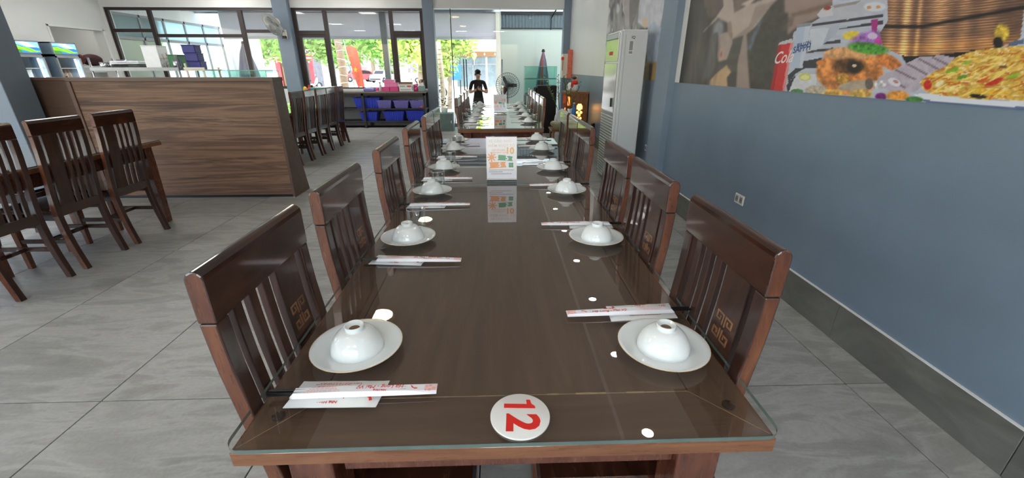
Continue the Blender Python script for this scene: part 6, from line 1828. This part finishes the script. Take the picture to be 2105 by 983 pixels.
# national flag on a leaning pole
fg_ = thing('red_flag', 'red flag with yellow patch leaning on a pole outside', 'flag', (-5.05, 16.3, G))
P('pole', MB().cyl((.0, 0, 0), (-.28, 0, 2.75), .016, n=8), M['chrome'], fg_)
rows = []
for i in range(9):
    f = i / 8.0
    rows.append([(-.25 + .26 * f + .40 * g * (1 - .35 * f), .04 * math.sin(f * 7 + g * 5), 2.45 - 1.35 * f + .05 * math.sin(g * 4)) for g in (0, .25, .5, .75, 1)])
P('flag_cloth', MB().loft(rows, closed=False, cap=False), plain('red_flag_cloth', S(236, 112, 84), .7, var=.1), fg_)
P('yellow_star', MB().prism([(.02 + .075 * (1 if k % 2 == 0 else .42) * math.sin(k * PI / 5), 1.72 + .11 * (1 if k % 2 == 0 else .42) * math.cos(k * PI / 5)) for k in range(10)], lambda a, b, d: (a, d, b), -.075, -.07), M['yellow'], fg_)

def car(loc, rz, paint, label, sc=1.0):
    t = thing('parked_car', label, 'car', loc, rz)
    t.scale = (sc, sc, sc)
    prof = [(-2.05, .35), (-2.1, .75), (-1.95, .98), (-1.35, 1.02), (-.95, 1.45), (-.6, 1.55), (.7, 1.57), (1.5, 1.42), (1.95, 1.02), (2.1, .9), (2.12, .4), (1.75, .28), (-1.7, .28)]
    P('body_shell', MB().prism(prof, lambda a, b, d: (a, d, b), -.85, .85), paint, t, bevel=.08)
    P('side_windows', MB().prism([(-.98, 1.04), (-.62, 1.46), (.68, 1.48), (1.35, 1.36), (1.65, 1.04)], lambda a, b, d: (a, d, b), -.862, .862), M['black'], t)
    P('windscreen', MB().add([(-1.33, -.72, 1.06), (-1.33, .72, 1.06), (-.97, .66, 1.46), (-.97, -.66, 1.46)], [(0, 1, 2, 3)]), M['black'], t)
    for x in (-1.35, 1.35):
        for s in (-1, 1):
            w = P('wheel', MB().lathe([(0, -.1), (.3, -.1), (.34, -.06), (.34, .06), (.3, .1), (0, .1)], 20, (x, s * .80, .34), Matrix.Rotation(PI / 2, 3, 'X')), M['black'], t)
            P('hub', MB().lathe([(0, -.11), (.18, -.11), (.18, .11), (0, .11)], 14, (x, s * .80, .34), Matrix.Rotation(PI / 2, 3, 'X')), M['chrome'], w)
    for s in (-.6, .6): P('headlight', MB().ell((-2.06, s, .82), (.06, .16, .08), 10, 6), M['paper'], t)
    P('bumper', MB().box((-2.08, 0, .45), (.14, 1.6, .18), .04), M['dark_metal'], t)
car((-19.2, 63, G), .5, plain('red_car_paint', S(206, 66, 70), .3, coat=.5), 'red car parked beyond the flag across the street')
car((-14.9, 60, G), 1.2, plain('white_car_paint', S(236, 236, 238), .3, coat=.5), 'white car parked behind the grey terrace post')
car((-8.9, 58, G), .2, plain('silver_car_paint', S(206, 206, 210), .3, coat=.5), 'pale silver car parked by the thick tree trunk')

# red kiosk
kx, ky = -19.4, 44
ks = thing('red_kiosk', 'red fronted street kiosk with awning across the road', 'kiosk', (kx, ky, G))
M['kiosk_red'] = plain('kiosk_red_paint', S(220, 84, 96), .6); M['kiosk_pale'] = plain('kiosk_pale_wall', S(226, 206, 200), .7); M['shop_dark'] = plain('shop_interior', S(128, 120, 126), .6, var=.3, scale=2)
P('wall', MB().span(-1.7, 1.7, .2, 2.4, 0, 2.7), M['shop_dark'], ks)
P('side_column', MB().span(-1.75, -1.3, 0, .2, 0, 2.7), M['kiosk_red'], ks); P('side_column', MB().span(1.4, 1.75, 0, .2, 0, 2.7), M['kiosk_red'], ks)
P('fascia', MB().span(-1.8, 1.8, -.05, .2, 2.35, 2.95), M['kiosk_red'], ks); P('fascia_stripe', MB().span(-1.8, 1.8, -.07, -.05, 2.6, 2.72), M['paper'], ks)
mb = MB()
for k in range(8): mb.ell((-1.5 + k * .43, -.12, 2.3), (.08, .05, .08), 8, 6)
P('awning_lamps', mb, M['paper'], ks)
for k, (x, m) in enumerate(((-.9, 'brown'), (-.2, 'teal'), (.6, 'orange_pl'))): P('display', MB().span(x - .25, x + .25, 0, .18, .2, 1.9), M[m], ks)
P('roof', MB().span(-1.9, 1.9, -.2, 2.5, 2.95, 3.05), M['kiosk_pale'], ks)
def scooter(loc, rz, paint, label):
    t = thing('parked_scooter', label, 'scooter', loc, rz)
    for x in (-.62, .62):
        w = P('wheel', MB().ring((x, 0, .28), .24, .05, 24, 8, Matrix.Rotation(PI / 2, 3, 'X')), M['black'], t)
        P('rim', MB().lathe([(0, -.03), (.17, -.03), (.17, .03), (0, .03)], 16, (x, 0, .28), Matrix.Rotation(PI / 2, 3, 'X')), M['chrome'], w)
    P('body', MB().prism([(-.75, .55), (-.3, .45), (.2, .38), (.35, .75), (.5, .98), (.58, .95), (.55, .5), (.3, .25), (-.2, .22), (-.7, .4)], lambda a, b, d: (a, d, b), -.13, .13), paint, t, bevel=.03)
    P('saddle', MB().box((-.35, 0, .70), (.75, .26, .1), .04), M['black'], t)
    P('handlebar', MB().tube([(.42, -.34, 1.02), (.5, 0, 1.0), (.42, .34, 1.02)], .018, 8), M['black'], t)
    for s in (-1, 1): P('mirror', MB().ell((.42, s * .3, 1.18), (.02, .06, .045), 8, 6).cyl((.45, s * .28, 1.0), (.42, s * .3, 1.15), .006, n=5), M['chrome'], t)
scooter((-4.1, 30, G), 2.6, M['dark_metal'], 'dark scooter parked outside left of the entrance')
scooter((-17.2, 42, G), .3, M['paper'], 'white scooter parked before the red kiosk')

# house across, seen through the open door
hx, hy = -1.95, 33
hs = thing('street_house', 'white shop house with glazed front across the street', 'house', (hx, hy, G))
P('wall', MB().span(-2.6, 6.0, .3, 5, 0, 3.3), M['cream'], hs)
P('roof_band', MB().span(-2.9, 6.2, -.4, 5.2, 3.3, 3.9), M['paper'], hs)
P('brown_beam', MB().span(-1.6, 6.0, .1, .3, 2.55, 2.85), M['brown'], hs)
P('canopy', MB().prism([(-1.2, 3.25), (.3, 3.6), (.3, 3.7), (-1.2, 3.35)], lambda a, b, d: (d, a, b), -2.9, 6.2), M['paper'], hs)
for k, (xa_, xb_) in enumerate(((-1.0, 1.1), (1.25, 3.2))):
    w = P('shop_window', MB().span(xa_, xb_, .2, .3, .5, 2.5), plain('shop_glass_grey_%d' % k, S(118, 132, 134), .2, var=.2, scale=3), hs)
    P('sash', MB().span(xa_, xb_, .16, .2, 2.0, 2.06).span((xa_ + xb_) / 2 + .1, (xa_ + xb_) / 2 + .16, .16, .2, .5, 2.06), M['grey_plastic'], w)
for k in range(6): P('eave_lamp', MB().ell((-1.2 + k * .75, .05, 2.7), (.05, .05, .09), 8, 6), M['paper'], hs)
bs = thing('blue_sign_box', 'bright blue sign box on posts outside the entrance', 'sign', (-2.85, 31, G))
P('panel', MB().span(-.55, .35, 0, .12, 1.0, 2.0, .02), plain('bright_blue_sign', S(52, 120, 220), .4), bs); P('post', MB().cyl((-.45, .06, 0), (-.45, .06, 2.6), .04, n=8), M['dark_metal'], bs); P('post', MB().cyl((.3, .06, 0), (.3, .06, 2.6), .04, n=8), M['dark_metal'], bs)
bl2 = thing('yellow_lantern', 'pale yellow hanging lantern before the shop house', 'lantern', (-1.62, 32.4, 2.1))
P('shade', MB().lathe([(0, -.22), (.06, -.2), (.2, .05), (.18, .2), (.05, .26), (0, .26)], 16), plain('pale_yellow_silk', S(236, 230, 130), .6), bl2); P('tassel', MB().cyl((0, 0, -.22), (0, 0, -.55), .02, n=6), M['cream'], bl2); P('cord', MB().cyl((0, 0, .26), (0, 0, .9), .008, n=5), M['cream'], bl2)
# distant row of houses closing the street
for k, (x, w, h, c, lab) in enumerate(((-48, 16, 6, (222, 214, 206), 'distant pale house far left across the street'), (-30, 12, 7, (228, 206, 196), 'distant pinkish house behind the kiosk trees'), (-14, 14, 6, (226, 226, 220), 'distant white house behind the parked cars'), (6, 18, 7, (232, 230, 224), 'distant white house behind the shop house'))):
    t = thing('distant_house', lab, 'house', (x, 84 + 3 * (k % 2), G))
    P('wall', MB().span(-w / 2, w / 2, 0, 6, 0, h), plain('distant_wall_%d' % k, S(*c), .8), t); P('roof', MB().prism([(-.6, h), (6.6, h), (3, h + 2)], lambda a, b, d: (d, a, b), -w / 2 - .4, w / 2 + .4), M['brown'], t)
    for q in range(4): P('window', MB().span(-w / 2 + (q + .3) * w / 4, -w / 2 + (q + .75) * w / 4, -.05, 0, 1.0, 2.4), M['shop_dark'], t)
